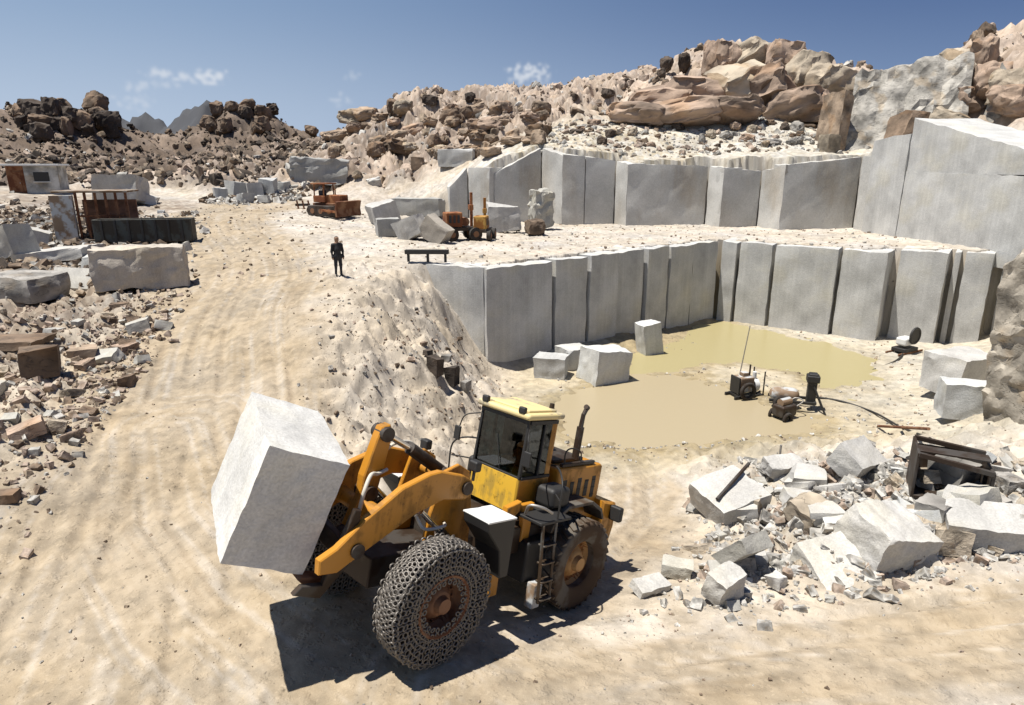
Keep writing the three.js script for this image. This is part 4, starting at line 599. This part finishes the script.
const tone = (m) => m === M.dark ? 'dark' : m === M.brown ? 'brown' : m === M.pink ? 'pinkish' : m === M.tan ? 'tan' : m === M.cream ? 'cream' : m === M.greyRock || m === M.greyLight || m === M.grey ? 'grey' : m === M.white || m === M.pale || m === M.heap ? 'pale' : '';
// boulders that can be picked out on the hills
const boulderPool = [0, 1, 2, 3, 4, 5, 6, 7].map((i) => stoneGeo(300 + i, 2, 2, 2, { n: 12, jitter: 0.18, cuts: 7, depth: 0.25, round: 0.35 + (i % 4) * 0.13, rough: 0.055, freq: 1.5, crease: 0.6 }));
function boulder(u, v, w, h, m, label, grp, r, lift = 0) {
  const p = hit(u, v, 20), o = new THREE.Mesh(boulderPool[Math.floor(r() * 8)], m); o.name = numbered('boulder'); scene.add(shade(o));
  o.scale.set(w * p.s / 2, h * p.s / 2, w * p.s * (0.35 + r() * 0.25)); o.position.set(p.x, p.y + h * p.s * (0.2 + lift), p.z - 0.3); o.rotation.set((r() - 0.5) * 0.5, r() * 6.28, (r() - 0.5) * 0.6); tag(o, (w > 24 ? 'large ' : w < 12 ? 'small ' : '') + tone(m) + ' ' + label, 'boulder', grp);
}
{
  const r = rng(55), pick = (a) => a[Math.floor(r() * a.length)];
  for (const [u, v, w, h] of [[938, 92, 30, 28], [955, 70, 26, 30], [962, 104, 34, 24], [984, 60, 22, 30], [990, 86, 34, 26], [1010, 92, 30, 30], [948, 124, 34, 22], [1018, 100, 34, 24], [930, 108, 22, 20], [968, 84, 20, 16]]) boulder(u, v + 12, w * 1.45, h * 1.4, pick([M.pink, M.pink, M.cream, M.cream]), 'boulder piled on the hill above the huge smooth cut face', 'boulders above the huge cut face', r, 0.12);
  for (const [u, v, w, h] of [[978, 52, 11, 22], [972, 62, 12, 18]]) boulder(u, v, w, h, M.tan, 'slender boulder standing upright on the summit of the right hill', 'upright summit boulders', r, 0.3);
  for (const [u, v, w, h] of [[712, 62, 14, 26], [727, 58, 22, 22], [750, 62, 34, 24], [780, 70, 34, 30], [806, 78, 30, 30], [830, 86, 28, 26], [736, 84, 40, 26], [768, 96, 44, 26], [800, 106, 40, 24], [700, 92, 44, 22], [664, 98, 46, 20], [690, 112, 50, 20], [730, 112, 40, 18], [640, 112, 40, 18], [835, 112, 30, 22]]) boulder(u, v + 12, w * 1.7, h * 1.6, pick([M.pink, M.cream, M.pink]), 'boulder on the crown of the middle hill', 'crown boulders of the middle hill', r, 0.1);
  for (const [u, v, w, h] of [[684, 70, 12, 16], [667, 68, 14, 12], [662, 74, 8, 8], [710, 56, 9, 14], [788, 60, 14, 6], [626, 82, 8, 7], [574, 97, 7, 7], [608, 94, 12, 8], [976, 40, 10, 9], [368, 106, 18, 9], [392, 104, 8, 8], [470, 98, 10, 8], [430, 100, 14, 8]]) boulder(u, v + 6, w * 1.2, h * 1.4, M.dark, 'boulder on the skyline of the hills', 'dark skyline boulders', r, 0.35);
  for (let i = 0; i < 26; i++) { const u = 20 + r() * 100, v = 112 + r() * 30; boulder(u, v, 14 + r() * 14, 12 + r() * 12, pick([M.dark, M.dark, M.brown]), 'boulder on the left hill behind the white hut', 'dark boulders of the left hill', r, 0.25); }
  for (let i = 0; i < 18; i++) { const u = 206 + r() * 76, v = 110 + r() * 24; boulder(u, v, 10 + r() * 9, 8 + r() * 9, pick([M.dark, M.brown, M.brown]), 'boulder on the round hill behind the road bend', 'boulders of the round hill', r, 0.2); }
  for (let i = 0; i < 60; i++) { const u = 300 + r() * 250, v = 108 + r() * 50 + Math.max(0, (400 - u) * 0.12); boulder(u, v, 12 + r() * 20, 8 + r() * 10, pick([M.tan, M.pink, M.brown, M.cream, M.tan]), 'boulder on the long hill behind the bench', 'boulders of the long hill', r, 0.1); }
  for (let i = 0; i < 34; i++) { const u = 560 + r() * 270, v = 118 + r() * 30; boulder(u, v, 6 + r() * 12, 5 + r() * 9, pick([M.brown, M.pink, M.cream, M.greyRock, M.dark]), 'stone on the dusty slope above the saw-toothed wall', 'stones on the dusty slope', r, 0.1); }
}
// scattered broken stones: the largest one by one, the rest as scree
const chipPool = [0, 1, 2, 3, 4, 5].map((i) => stoneGeo(400 + i, 2, 2, 2, { n: 3, jitter: 0.22, cuts: 4, depth: 0.3, rough: 0.04, crease: 0.45 }));
const farPool = [0, 1, 2, 3, 4, 5].map((i) => stoneGeo(500 + i, 2, 2, 2, { n: 4, jitter: 0.18, cuts: 5, depth: 0.25, round: 0.4, rough: 0.07, freq: 1.8, crease: 0.7 }));
const sizes = (r, a, b) => a * Math.pow(b / a, Math.pow(r(), 2.2));
function scatterStones(count, region, a, b, mats, label, grp, seed) {
  const r = rng(seed); let n = 0, guard = 0;
  while (n < count && guard++ < count * 60) {
    const [x, z] = region(r); if (x === null) continue;
    const s = sizes(r, a, b), m = mats[Math.floor(r() * mats.length)], o = new THREE.Mesh(chipPool[Math.floor(r() * 6)], m); o.name = numbered('stone'); scene.add(shade(o));
    o.scale.set(s * (0.7 + r() * 0.6), s * (0.4 + r() * 0.4), s * (0.6 + r() * 0.5)); o.position.set(x, H(x, z) + s * 0.18, z); o.rotation.set((r() - 0.5) * 0.9, r() * 6.28, (r() - 0.5) * 0.9); tag(o, (s > 0.45 * b ? 'large ' : s < 1.6 * a ? 'small ' : '') + tone(m) + ' ' + label, 'stone', grp); n++;
  }
}
function inQuad(q) { return (r) => { const g = () => (r() + r() + r() - 1.5) * 0.22, a = r() + g(), b = r() + g(), m = (i) => mix(mix(q[0][i], q[1][i], a), mix(q[3][i], q[2][i], a), b); return [m(0), m(1)]; }; }
function pxQuad(pts) { const q = pts.map(([u, v]) => { const h = hit(u, v); return [h.x, h.z]; }); return inQuad(q); }
const heapQ = pxQuad([[745, 470], [1000, 460], [1010, 560], [690, 600]]), leftQ = pxQuad([[0, 300], [180, 292], [120, 400], [0, 500]]), bankQ = pxQuad([[330, 290], [492, 350], [492, 450], [335, 440]]), yardQ = pxQuad([[0, 215], [190, 215], [170, 270], [0, 280]]);
scatterStones(90, heapQ, 0.16, 0.62, [M.greyLight, M.white, M.cream, M.greyRock, M.pale], 'angular stone in the rubble heap between the pool and the near track', 'broken stones of the right heap', 61);
scatterStones(56, leftQ, 0.16, 0.7, [M.pink, M.cream, M.brown, M.pale, M.cream], 'broken stone in the rubble left of the haul road', 'broken stones left of the road', 62);
scatterStones(22, bankQ, 0.09, 0.24, [M.greyRock, M.brown, M.pink], 'stone lying on the bank below the standing person', 'stones on the bank', 63);
scatterStones(18, yardQ, 0.3, 0.7, [M.pale, M.greyLight, M.brown, M.white], 'broken stone in the left yard around the ruined shelter', 'stones of the left yard', 64);
function scree(name, label, count, region, a, b, tints, seed, flatness = 0.7) {
  const r = rng(seed), per = Math.ceil(count / 3), mt = new THREE.Matrix4(), q = new THREE.Quaternion(), e = new THREE.Euler(), c = new THREE.Color();
  for (let k = 0; k < 3; k++) {
    const o = new THREE.InstancedMesh((seed > 76 ? farPool : chipPool)[k + (seed % 3)], M.chip, per); o.name = numbered(name);
    for (let i = 0; i < per; i++) {
      const [x, z] = region(r), s = sizes(r, a, b); e.set(r() * 6.3, r() * 6.3, r() * 6.3); q.setFromEuler(e);
      mt.compose(V(x, H(x, z) + s * (seed > 76 ? -0.1 : 0.12), z), q, V(s * (0.7 + r() * 0.5), s * flatness * (0.6 + r() * 0.5), s * (0.7 + r() * 0.5))); o.setMatrixAt(i, mt);
      const t = tints[Math.floor(r() * tints.length)], v = 0.75 + r() * 0.4; o.setColorAt(i, c.setRGB(t[0] * v, t[1] * v, t[2] * v));
    }
    o.castShadow = o.receiveShadow = true; o.userData = { kind: 'stuff', label, category: 'rubble' }; scene.add(o);
  }
}
const TG = [0.44, 0.42, 0.38], TT = [0.36, 0.28, 0.2], TB = [0.2, 0.145, 0.1], TP = [0.42, 0.33, 0.26], TW = [0.52, 0.5, 0.46], TD = [0.1, 0.075, 0.055];
scree('rubble', 'loose broken stone and chips of the right heap', 3600, heapQ, 0.03, 0.2, [TW, TW, TW, TG, TP], 71);
scree('rubble', 'loose stone chips left of the haul road', 2800, leftQ, 0.025, 0.17, [TT, TP, TP, TG, TB], 72);
scree('rubble', 'loose stones on the bank', 1200, bankQ, 0.015, 0.085, [TT, TB, TG, TP], 73);
scree('rubble', 'loose stones of the left yard', 1600, yardQ, 0.05, 0.3, [TT, TB, TW, TG], 74);
scree('rubble', 'brown and grey debris covering the left yard', 2600, pxQuad([[0, 205], [120, 215], [165, 275], [0, 285]]), 0.05, 0.4, [TB, TB, TD, TG, TT], 70);
scree('rubble', 'white stone chips dumped at the road bend', 700, pxQuad([[215, 192], [300, 185], [300, 200], [215, 204]]), 0.06, 0.4, [TW, TG, TW, TB], 67);
scree('gravel', 'fine gravel on the dirt', 3600, (r) => { for (;;) { const z = -7.5 - 22 * r() ** 1.5, x = (r() - 0.5) * 2 * (3 + -z * 0.8); const [rt, t] = rutAt(x, z); if (r() > t * 0.8) return [x, z]; } }, 0.008, 0.045, [TT, TP, TG, TB], 75);
scree('gravel', 'stone chips on the bench and upper road', 2000, (r) => { for (;;) { const z = -30 - 27 * r(), x = -26 + 52 * r(); if (Math.abs(H(x, z) - L1(x, z)) < 0.4) return [x, z]; } }, 0.02, 0.13, [TT, TP, TG, TB], 69);
scree('gravel', 'stone chips on the pit floor', 1500, (r) => { const z = -20 - 20 * r(), x = 2 + 21 * r(); return [x, z < -22 && x < 13.7 && (x - 2) < (-z - 31) * 1.1 ? -22 : z]; }, 0.02, 0.1, [TG, TT, TW], 76);
scree('scree', 'small boulders and broken rock covering the hills', 9000, (r) => { for (;;) { const z = -60 - 70 * r(), x = -z * (r() * 2 - 1) * 0.85; if (rockiness(x, z) > 0.5) return [x, z]; } }, 0.1, 0.8, [TP, TP, TT, TT, TB, TW], 77);
scree('scree', 'brown rocks and boulders of the left hills', 9000, (r) => { for (;;) { const z = -62 - 95 * r(), x = -20 + z * (0.05 + r() * 0.75); if (rockiness(x, z) > 0.4) return [x, z]; } }, 0.12, 0.9, [TB, TB, TD, TD, TT].map((c) => c.map((v) => v * 0.8)), 78);
scree('scree', 'pale stones on the dusty slope above the wall', 1600, (r) => { const z = -56 - 12 * r(), x = 2 + 30 * r(); return [x, z]; }, 0.06, 0.4, [TW, TG, TP, TB], 79);

// ---------------------------------------------------------------- people, machines, sheds
{ // a person in dark clothes standing at the road edge
  const p = hit(339, 276), J = [[[0, 0.92, 0], [0, 1.2, 0], 0.155, 0.15], [[0, 1.2, 0], [0, 1.42, -0.01], 0.16, 0.13], [[-0.17, 1.4, 0], [0.17, 1.4, 0], 0.075, 0.075], [[0, 1.42, 0], [0, 1.56, 0.01], 0.06, 0.055], [[0, 1.62, 0.01], [0, 1.68, 0.015], 0.095, 0.1]];
  for (const s of [-1, 1]) J.push([[s * 0.2, 1.4, 0], [s * 0.25, 1.12, -0.02], 0.065, 0.05], [[s * 0.25, 1.12, -0.02], [s * 0.24, 0.86, 0.06], 0.048, 0.036], [[s * 0.24, 0.86, 0.06], [s * 0.235, 0.77, 0.09], 0.036, 0.026], [[s * 0.09, 0.92, 0], [s * 0.11, 0.5, 0.02], 0.1, 0.07], [[s * 0.11, 0.5, 0.02], [s * 0.12, 0.09, -0.02], 0.065, 0.05], [[s * 0.12, 0.05, -0.04], [s * 0.14, 0.04, 0.14], 0.048, 0.04]);
  const N = 76, mc = new MarchingCubes(N, M.black, false, false, 60000), a = V(0, 0, 0), half = N / 2, S = 0.95;
  for (let k = 0; k < N; k++) for (let j = 0; j < N; j++) for (let i = 0; i < N; i++) {
    const x = (i - half) / half * S, y = (j - half) / half * S + 0.9, z = (k - half) / half * S; let d = 0;
    let m = 1e9; const ds = []; for (const [A, B, ra, rb] of J) { const bx = B[0] - A[0], by = B[1] - A[1], bz = B[2] - A[2], t = clamp(((x - A[0]) * bx + (y - A[1]) * by + (z - A[2]) * bz) / (bx * bx + by * by + bz * bz)); const q = Math.hypot(x - A[0] - t * bx, y - A[1] - t * by, z - A[2] - t * bz) - mix(ra, rb, t); ds.push(q); if (q < m) m = q; }
    for (const q of ds) if (q - m < 0.2) d += Math.exp(-(q - m) * 55); mc.field[i + j * N + k * N * N] = -(m - Math.log(d) / 55);
  }
  mc.isolation = 0; mc.update();
  const P = mc.positionArray.slice(0, mc.count * 3), Nn = mc.normalArray.slice(0, mc.count * 3), C = new Float32Array(mc.count * 3);
  for (let i = 0; i < mc.count; i++) { P[i * 3] *= S; P[i * 3 + 1] = P[i * 3 + 1] * S + 0.9; P[i * 3 + 2] *= S; const y = P[i * 3 + 1], x = Math.abs(P[i * 3]); const c = y > 1.49 || (x > 0.19 && y < 0.85) ? [0.28, 0.17, 0.11] : y < 0.09 ? [0.02, 0.018, 0.016] : y < 0.93 ? [0.022, 0.023, 0.028] : [0.016, 0.017, 0.02]; C.set(c, i * 3); }
  const g = new THREE.BufferGeometry(); g.setAttribute('position', new THREE.BufferAttribute(P, 3)); g.setAttribute('normal', new THREE.BufferAttribute(Nn, 3)); g.setAttribute('color', new THREE.BufferAttribute(C, 3));
  const o = group('person', 'person in dark clothes standing at the edge of the haul road', 'person'); o.position.set(p.x, p.y, p.z); o.rotation.y = 0.5;
  const b = new THREE.Mesh(g, mat([1, 1, 1], { vertexColors: true, roughness: 0.9 })); b.name = 'body'; o.add(b); part('hair', [new THREE.SphereGeometry(0.108, 16, 12, 0, 6.3, 0, 1.75).scale(0.95, 1.05, 1.05).rotateX(-0.35).translate(0, 1.675, 0)], M.black, o); shade(o);
}
function foot(o, u, v, yaw) { const p = hit(u, v); o.position.set(p.x, p.y, p.z); o.rotation.y = yaw; return p; }
{ // orange bulldozer parked above the bench
  const t = group('bulldozer', 'small rusty orange bulldozer parked beside the haul road bend', 'bulldozer'); foot(t, 331, 216, -0.5);
  for (const s of [-1, 1]) { const k = part('track', ext([[-1.3, 0.1], [-1.5, 0.45], [-1.3, 0.8], [1.3, 0.8], [1.5, 0.45], [1.3, 0.1]], 0.42, s * 0.85 - 0.21, 0.04), M.darkSteel, t); for (let i = -1; i <= 1; i++) part('roller', rod([i * 0.85, 0.42, s * 1.02], [i * 0.85, 0.42, s * 1.1], 0.2, 0.2, 12), M.rust, k); }
  part('engine_hood', [rbox(1.5, 0.75, 0.9, 0.75, 1.25, 0, 0.08), rod([0.8, 1.6, 0.2], [0.8, 2.1, 0.2], 0.05)], M.dozer, t); part('chassis', rbox(2.6, 0.5, 1.1, 0, 0.75, 0, 0.05), M.rust, t);
  const cab = part('cab', [...[-1, 1].flatMap((a) => [-1, 1].map((b) => bar([-0.55 + a * 0.5, 1.2, b * 0.55], [-0.55 + a * 0.48, 2.4, b * 0.52], 0.09, 0.09))), rbox(1.2, 0.5, 1.2, -0.55, 1.3, 0, 0.04)], M.dozer, t); part('roof', rbox(1.4, 0.1, 1.4, -0.55, 2.44, 0, 0.03), M.dozer, cab); part('seat', [rbox(0.4, 0.5, 0.5, -0.7, 1.7, 0, 0.05)], M.seat, cab);
  part('blade', ext([[1.75, 0.05], [1.9, 0.1], [1.82, 0.6], [1.95, 1.15], [1.85, 1.18], [1.7, 0.6]], 2.7, -1.35, 0.02), M.rust, t); for (const s of [-1, 1]) part('push_arm', bar([0.2, 0.5, s * 1.15], [1.8, 0.4, s * 1.15], 0.12, 0.16), M.dozer, t);
  const u = group('ripper', 'dark detached ripper frame lying beside the bulldozer', 'machine part'); foot(u, 303, 209, 0.3); part('beam', bar([-0.6, 0.35, 0], [0.6, 0.35, 0], 0.2, 0.2), M.darkSteel, u); for (const x of [-0.45, 0, 0.45]) part('tooth', bar([x, 0.7, 0], [x + 0.1, 0, 0.1], 0.1, 0.12), M.rust, u);
}
function yellowMachine(label, u, v, yaw, k, m) {
  const t = group('drill_wagon', label, 'machine'); foot(t, u, v, yaw); t.scale.setScalar(k);
  part('chassis', rbox(2.2, 0.25, 1.0, 0, 0.75, 0, 0.04), M.darkSteel, t);
  for (const [x, z] of [[-0.8, -0.65], [-0.8, 0.65], [0.8, -0.65], [0.8, 0.65]]) { const w = part('wheel', rod([x, 0.42, z - 0.14], [x, 0.42, z + 0.14], 0.42, 0.42, 18), M.rubber, t); part('rim', rod([x, 0.42, z - 0.16], [x, 0.42, z + 0.16], 0.2, 0.2, 12), M.rust, w); }
  const h = part('engine_cover', [rbox(1.1, 0.95, 0.95, -0.55, 1.35, 0, 0.1, 3)], m, t); for (let i = 0; i < 3; i++) part('louvre', rbox(0.16, 0.5, 0.03, -0.85 + i * 0.28, 1.4, 0.475, 0.01), M.black, h);
  part('mast', [rbox(0.16, 2.3, 0.2, 0.75, 1.9, 0, 0.02), rbox(0.3, 0.35, 0.3, 0.72, 2.1, 0, 0.04)], m, t); part('tank', rod([0.2, 1.2, -0.4], [0.2, 1.2, 0.4], 0.28, 0.28, 18), M.rust, t);
}
yellowMachine('orange yellow drill wagon with dark wheels on the bench beside the rubble', 461, 240, 0.4, 0.95, M.dozer);
yellowMachine('narrow yellow drill wagon between the orange one and the white block', 483, 240, 1.4, 0.85, M.dozerYellow);
{ // black steel frame on the bench edge
  const t = group('trestle', 'low black steel trestle on the bench above the pit corner', 'trestle'); foot(t, 428, 262, -0.1); for (const x of [-1, 0, 0.9]) part('leg', bar([x, 0, 0], [x, 0.5, 0], 0.12, 0.12), M.black, t); part('beam', [bar([-1.15, 0.5, 0], [1.1, 0.55, 0.2], 0.25, 0.22)], M.black, t);
}
function pump(label, u, v, yaw, mast) {
  const t = group('water_pump', label, 'pump'); foot(t, u, v, yaw);
  part('skid', [bar([-0.75, 0.08, -0.35], [0.75, 0.08, -0.35], 0.1, 0.14), bar([-0.75, 0.08, 0.35], [0.75, 0.08, 0.35], 0.1, 0.14), bar([-0.5, 0.12, -0.4], [-0.5, 0.12, 0.4], 0.1, 0.1), bar([0.5, 0.12, -0.4], [0.5, 0.12, 0.4], 0.1, 0.1)], M.black, t);
  const e = part('engine', [rbox(0.75, 0.7, 0.6, -0.1, 0.62, 0, 0.08, 3), rbox(0.3, 0.2, 0.3, -0.1, 1.05, 0, 0.05)], M.greyPaint, t); part('radiator', rbox(0.08, 0.75, 0.65, -0.52, 0.6, 0, 0.02), M.black, e); part('exhaust', rod([0.1, 1.0, 0.1], [0.1, 1.5, 0.1], 0.04), M.darkSteel, e);
  part('pump_body', [new THREE.CylinderGeometry(0.3, 0.3, 0.25, 20).rotateZ(Math.PI / 2).translate(0.45, 0.5, 0), rod([0.45, 0.7, 0], [0.45, 1.1, 0], 0.09)], M.whitePaint, t); part('wheel', [new THREE.TorusGeometry(0.32, 0.09, 8, 24).translate(-0.2, 0.4, 0.5)], M.rubber, t);
  for (const s of [-1, 1]) part('guard_post', bar([0.7, 0.1, s * 0.38], [0.7, 1.2, s * 0.38], 0.05, 0.05), M.black, t);
  if (mast) part('mast', rod([-0.3, 0.1, -0.2], [0.1, mast, -0.2], 0.03, 0.02, 8), M.steel, t);
}
pump('grey water pump with a thin tall mast on the bar between the pools', 744, 396, 0.3, 3.2);
{ // drill on a tripod with white tank, next to the pump
  const t = group('stone_drill', 'drilling machine with white tank and black frame on the bar between the pools', 'machine'); foot(t, 790, 408, -0.3);
  part('tank', [new THREE.CapsuleGeometry(0.36, 0.7, 6, 18).rotateZ(Math.PI / 2).translate(-0.35, 0.7, 0).scale(0.85, 0.85, 0.85)], M.greyPaint, t);
  for (const s of [-1, 1]) part('wheel', [new THREE.TorusGeometry(0.26, 0.1, 8, 22).translate(-0.4, 0.34, s * 0.5)], M.rubber, t);
  part('frame', [bar([-0.9, 0.4, -0.35], [0.9, 0.4, -0.35], 0.1, 0.12), bar([-0.9, 0.4, 0.35], [0.9, 0.4, 0.35], 0.1, 0.12), bar([0.9, 0.4, -0.35], [0.9, 0.4, 0.35], 0.1, 0.12)], M.black, t);
  part('drill_head', [rbox(0.35, 1.35, 0.4, 0.75, 0.95, 0, 0.05), rbox(0.5, 0.3, 0.5, 0.75, 1.4, 0, 0.05)], M.black, t); for (const s of [-1, 1]) part('brace', bar([0.75, 1.2, s * 0.15], [1.3, 0.02, s * 0.6], 0.07, 0.07), M.black, t);
  const g = group('compressor', 'small dark compressor standing in front of the drilling machine', 'machine'); foot(g, 783, 421, 0.5); part('body', rbox(0.85, 0.5, 0.6, 0, 0.5, 0, 0.1, 3), M.darkSteel, g); for (const s of [-1, 1]) part('wheel', [new THREE.TorusGeometry(0.2, 0.07, 8, 18).translate(-0.2, 0.25, s * 0.36)], M.rubber, g); part('handle', pipe([[0.4, 0.6, -0.2], [0.85, 0.8, -0.2], [0.85, 0.8, 0.2], [0.4, 0.6, 0.2]], 0.025, 20), M.steel, g); part('motor', rod([-0.3, 0.85, 0], [0.25, 0.85, 0], 0.16, 0.16, 14), M.greyPaint, g);
}
{ // saw machine at the foot of the stepped wall
  const t = group('wire_saw', 'small wire saw machine with white cover at the foot of the stepped wall', 'machine'); foot(t, 904, 352, 0.5);
  part('base', rbox(1.2, 0.2, 0.8, 0, 0.2, 0, 0.03), M.black, t); part('cover', rbox(0.8, 0.45, 0.6, -0.1, 0.65, 0, 0.12, 3), M.whitePaint, t); part('flywheel', [new THREE.TorusGeometry(0.42, 0.07, 8, 28).translate(0.1, 1.0, 0.4), new THREE.CylinderGeometry(0.38, 0.38, 0.05, 24).rotateX(Math.PI / 2).translate(0.1, 1.0, 0.4)], M.black, t); for (const s of [-1, 1]) part('rail', bar([-1.1, 0.05, s * 0.35], [1.1, 0.05, s * 0.35], 0.08, 0.1), M.rust, t);
}
{ // rusty bucket upside on the heap
  const t = group('steel_bucket', 'dark steel bucket filled with rock at the foot of the tan cliff', 'bucket'); const p = foot(t, 945, 494, -0.45);
  const k = p.s, W = 62 * k, Hh = 48 * k, D = 1.2;
  part('side_plate', rbox(0.07, Hh, D, -W / 2, Hh / 2, 0, 0.02), M.darkSteel, t); part('side_plate', rbox(0.07, Hh * 0.8, D, W / 2, Hh * 0.4, 0, 0.02), M.darkSteel, t); part('back_plate', rbox(W, Hh * 0.85, 0.07, 0, Hh * 0.42, -D / 2, 0.02), M.darkSteel, t); part('floor_plate', rbox(W, 0.07, D, 0, 0.06, 0, 0.02), M.darkSteel, t);
  part('top_bar', [bar([-W / 2, Hh * 0.97, D / 2], [W / 2, Hh * 0.8, D / 2], 0.1, 0.12)], M.darkSteel, t); part('top_bar', [bar([-W / 2, Hh * 0.97, -D / 2], [W / 2, Hh * 0.84, -D / 2], 0.1, 0.12)], M.darkSteel, t); part('lip_plate', [rbox(W * 0.95, 0.05, 0.4, 0, Hh * 0.95, 0.1, 0.015)], M.darkSteel, t);
  const r = stoneAt(950, 490, 44, 40, { m: M.greyRock, yaw: 0.5, n: 9, jitter: 0.16, h: 26, label: 'grey rock lying inside the dark steel bucket' }); r.position.y += 0.1;
  barSlab.geometry.computeBoundingBox(); barSlab.updateMatrixWorld(true); { const bb = barSlab.geometry.boundingBox, A = barSlab.localToWorld(V(bb.min.x * 0.75, bb.max.y + 0.035, bb.max.z * 0.3)), B = barSlab.localToWorld(V(bb.max.x * 1.25, bb.max.y + 0.06, bb.min.z * 0.6)); single('steel_bar', [rod(A.toArray(), B.toArray(), 0.05, 0.05, 10)], M.darkSteel, 'dark steel bar lying across the white slab of the heap', 'bar'); }
  const c1 = hit(777, 474); single('steel_post', [rod([c1.x, c1.y - 0.2, c1.z], [c1.x + 0.02, c1.y + 0.95, c1.z], 0.035, 0.035, 8)], M.steel, 'thin steel post standing behind the white slab of the heap', 'post');
  const d1 = hit(878, 428), d2 = hit(926, 444); single('pipe', [rod([d1.x, d1.y + 0.08, d1.z], [d2.x, d2.y + 0.5, d2.z], 0.05, 0.05, 10)], M.rust, 'rusty pipe leaning on the steel bucket', 'pipe');
  for (const [pts, label] of [[[[815, 398], [840, 402], [870, 412], [900, 428], [930, 440]], 'dark hose crossing the dry pit floor towards the bucket'], [[[760, 392], [740, 404], [700, 400], [672, 394]], 'dark hose from the pump into the near pool'], [[[905, 352], [895, 362], [870, 372], [850, 380]], 'dark hose from the wire saw across the pit floor']]) single('hose', [pipe(pts.map(([u, v]) => { const h = hit(u, v); return [h.x, h.y + 0.05, h.z]; }), 0.045, 40, 6)], M.black, label, 'hose');
}
{ // hut, ruined shelter and trough left of the road
  const t = group('hut', 'small white hut with a brown door and flat roof in the left yard', 'hut'); const p = foot(t, 36, 194, 0.3), k = p.s, W = 44 * k, Hh = 27 * k;
  part('wall', [rbox(W * 0.66, Hh, 2.4, W * 0.17, Hh / 2, -1.2, 0.02)], M.wall, t); part('wall', [rbox(W * 0.34, Hh, 2.4, -W * 0.33 - 0.002, Hh / 2, -1.22, 0.02)], M.wood, t, 'brown'); part('roof', [rbox(W * 1.12, 0.16, 2.9, 0, Hh + 0.08, -1.2, 0.03)], M.whitePaint, t);
  const d = part('door', rbox(W * 0.2, Hh * 0.8, 0.06, -W * 0.33, Hh * 0.4, 0.0, 0.01), M.wood, t); part('handle', rbox(0.04, 0.14, 0.05, -W * 0.26, Hh * 0.4, 0.05, 0.01), M.steel, d); const w = part('window', rbox(W * 0.3, Hh * 0.32, 0.05, W * 0.17, Hh * 0.62, 0.01, 0.01), M.black, t); part('sill', rbox(W * 0.34, 0.06, 0.12, W * 0.17, Hh * 0.43, 0.05, 0.01), M.whitePaint, w);
  const g = group('shelter', 'ruined roadside shelter with a grey side wall and wooden posts', 'shelter'); const q = foot(g, 96, 240, 0.25), s = q.s;
  part('side_wall', rbox(20 * s, 44 * s, 0.25, -22 * s, 22 * s, 0.4, 0.03), M.greyPaint, g); part('roof', rbox(66 * s, 0.12, 2.6, 3 * s, 47 * s, -0.9, 0.03), M.greyWood, g); part('back_wall', rbox(50 * s, 36 * s, 0.15, 8 * s, 20 * s, -2.0, 0.03), M.brickish, g);
  for (const x of [-10, -2, 7, 16, 25, 34]) part('post', bar([x * s, 0, 0.3], [x * s, 46 * s, 0.3], 0.13, 0.13), M.wood, g); part('rail', bar([-10 * s, 24 * s, 0.32], [34 * s, 24 * s, 0.32], 0.1, 0.1), M.wood, g);
  const h = group('trough', 'long dark steel trough lying between the shelter and the long tan block', 'trough'); const c = foot(h, 148, 243, 0.2), e = c.s;
  part('side_plate', rbox(88 * e, 22 * e, 0.12, 0, 13 * e, 0.55, 0.03), M.darkTrough, h); part('side_plate', rbox(88 * e, 22 * e, 0.12, 0, 13 * e, -0.55, 0.03), M.darkTrough, h); part('floor_plate', rbox(88 * e, 0.1, 1.0, 0, 3 * e, 0, 0.02), M.darkTrough, h); for (const x of [-1, 1]) part('end_plate', rbox(0.12, 22 * e, 1.0, x * 43.5 * e, 13 * e, 0, 0.02), M.darkTrough, h); for (let i = -3; i <= 3; i++) part('rib', rbox(0.12, 22 * e, 0.08, i * 12 * e, 13 * e, 0.64, 0.02), M.black, h);
}
renderer.render(scene, camera);
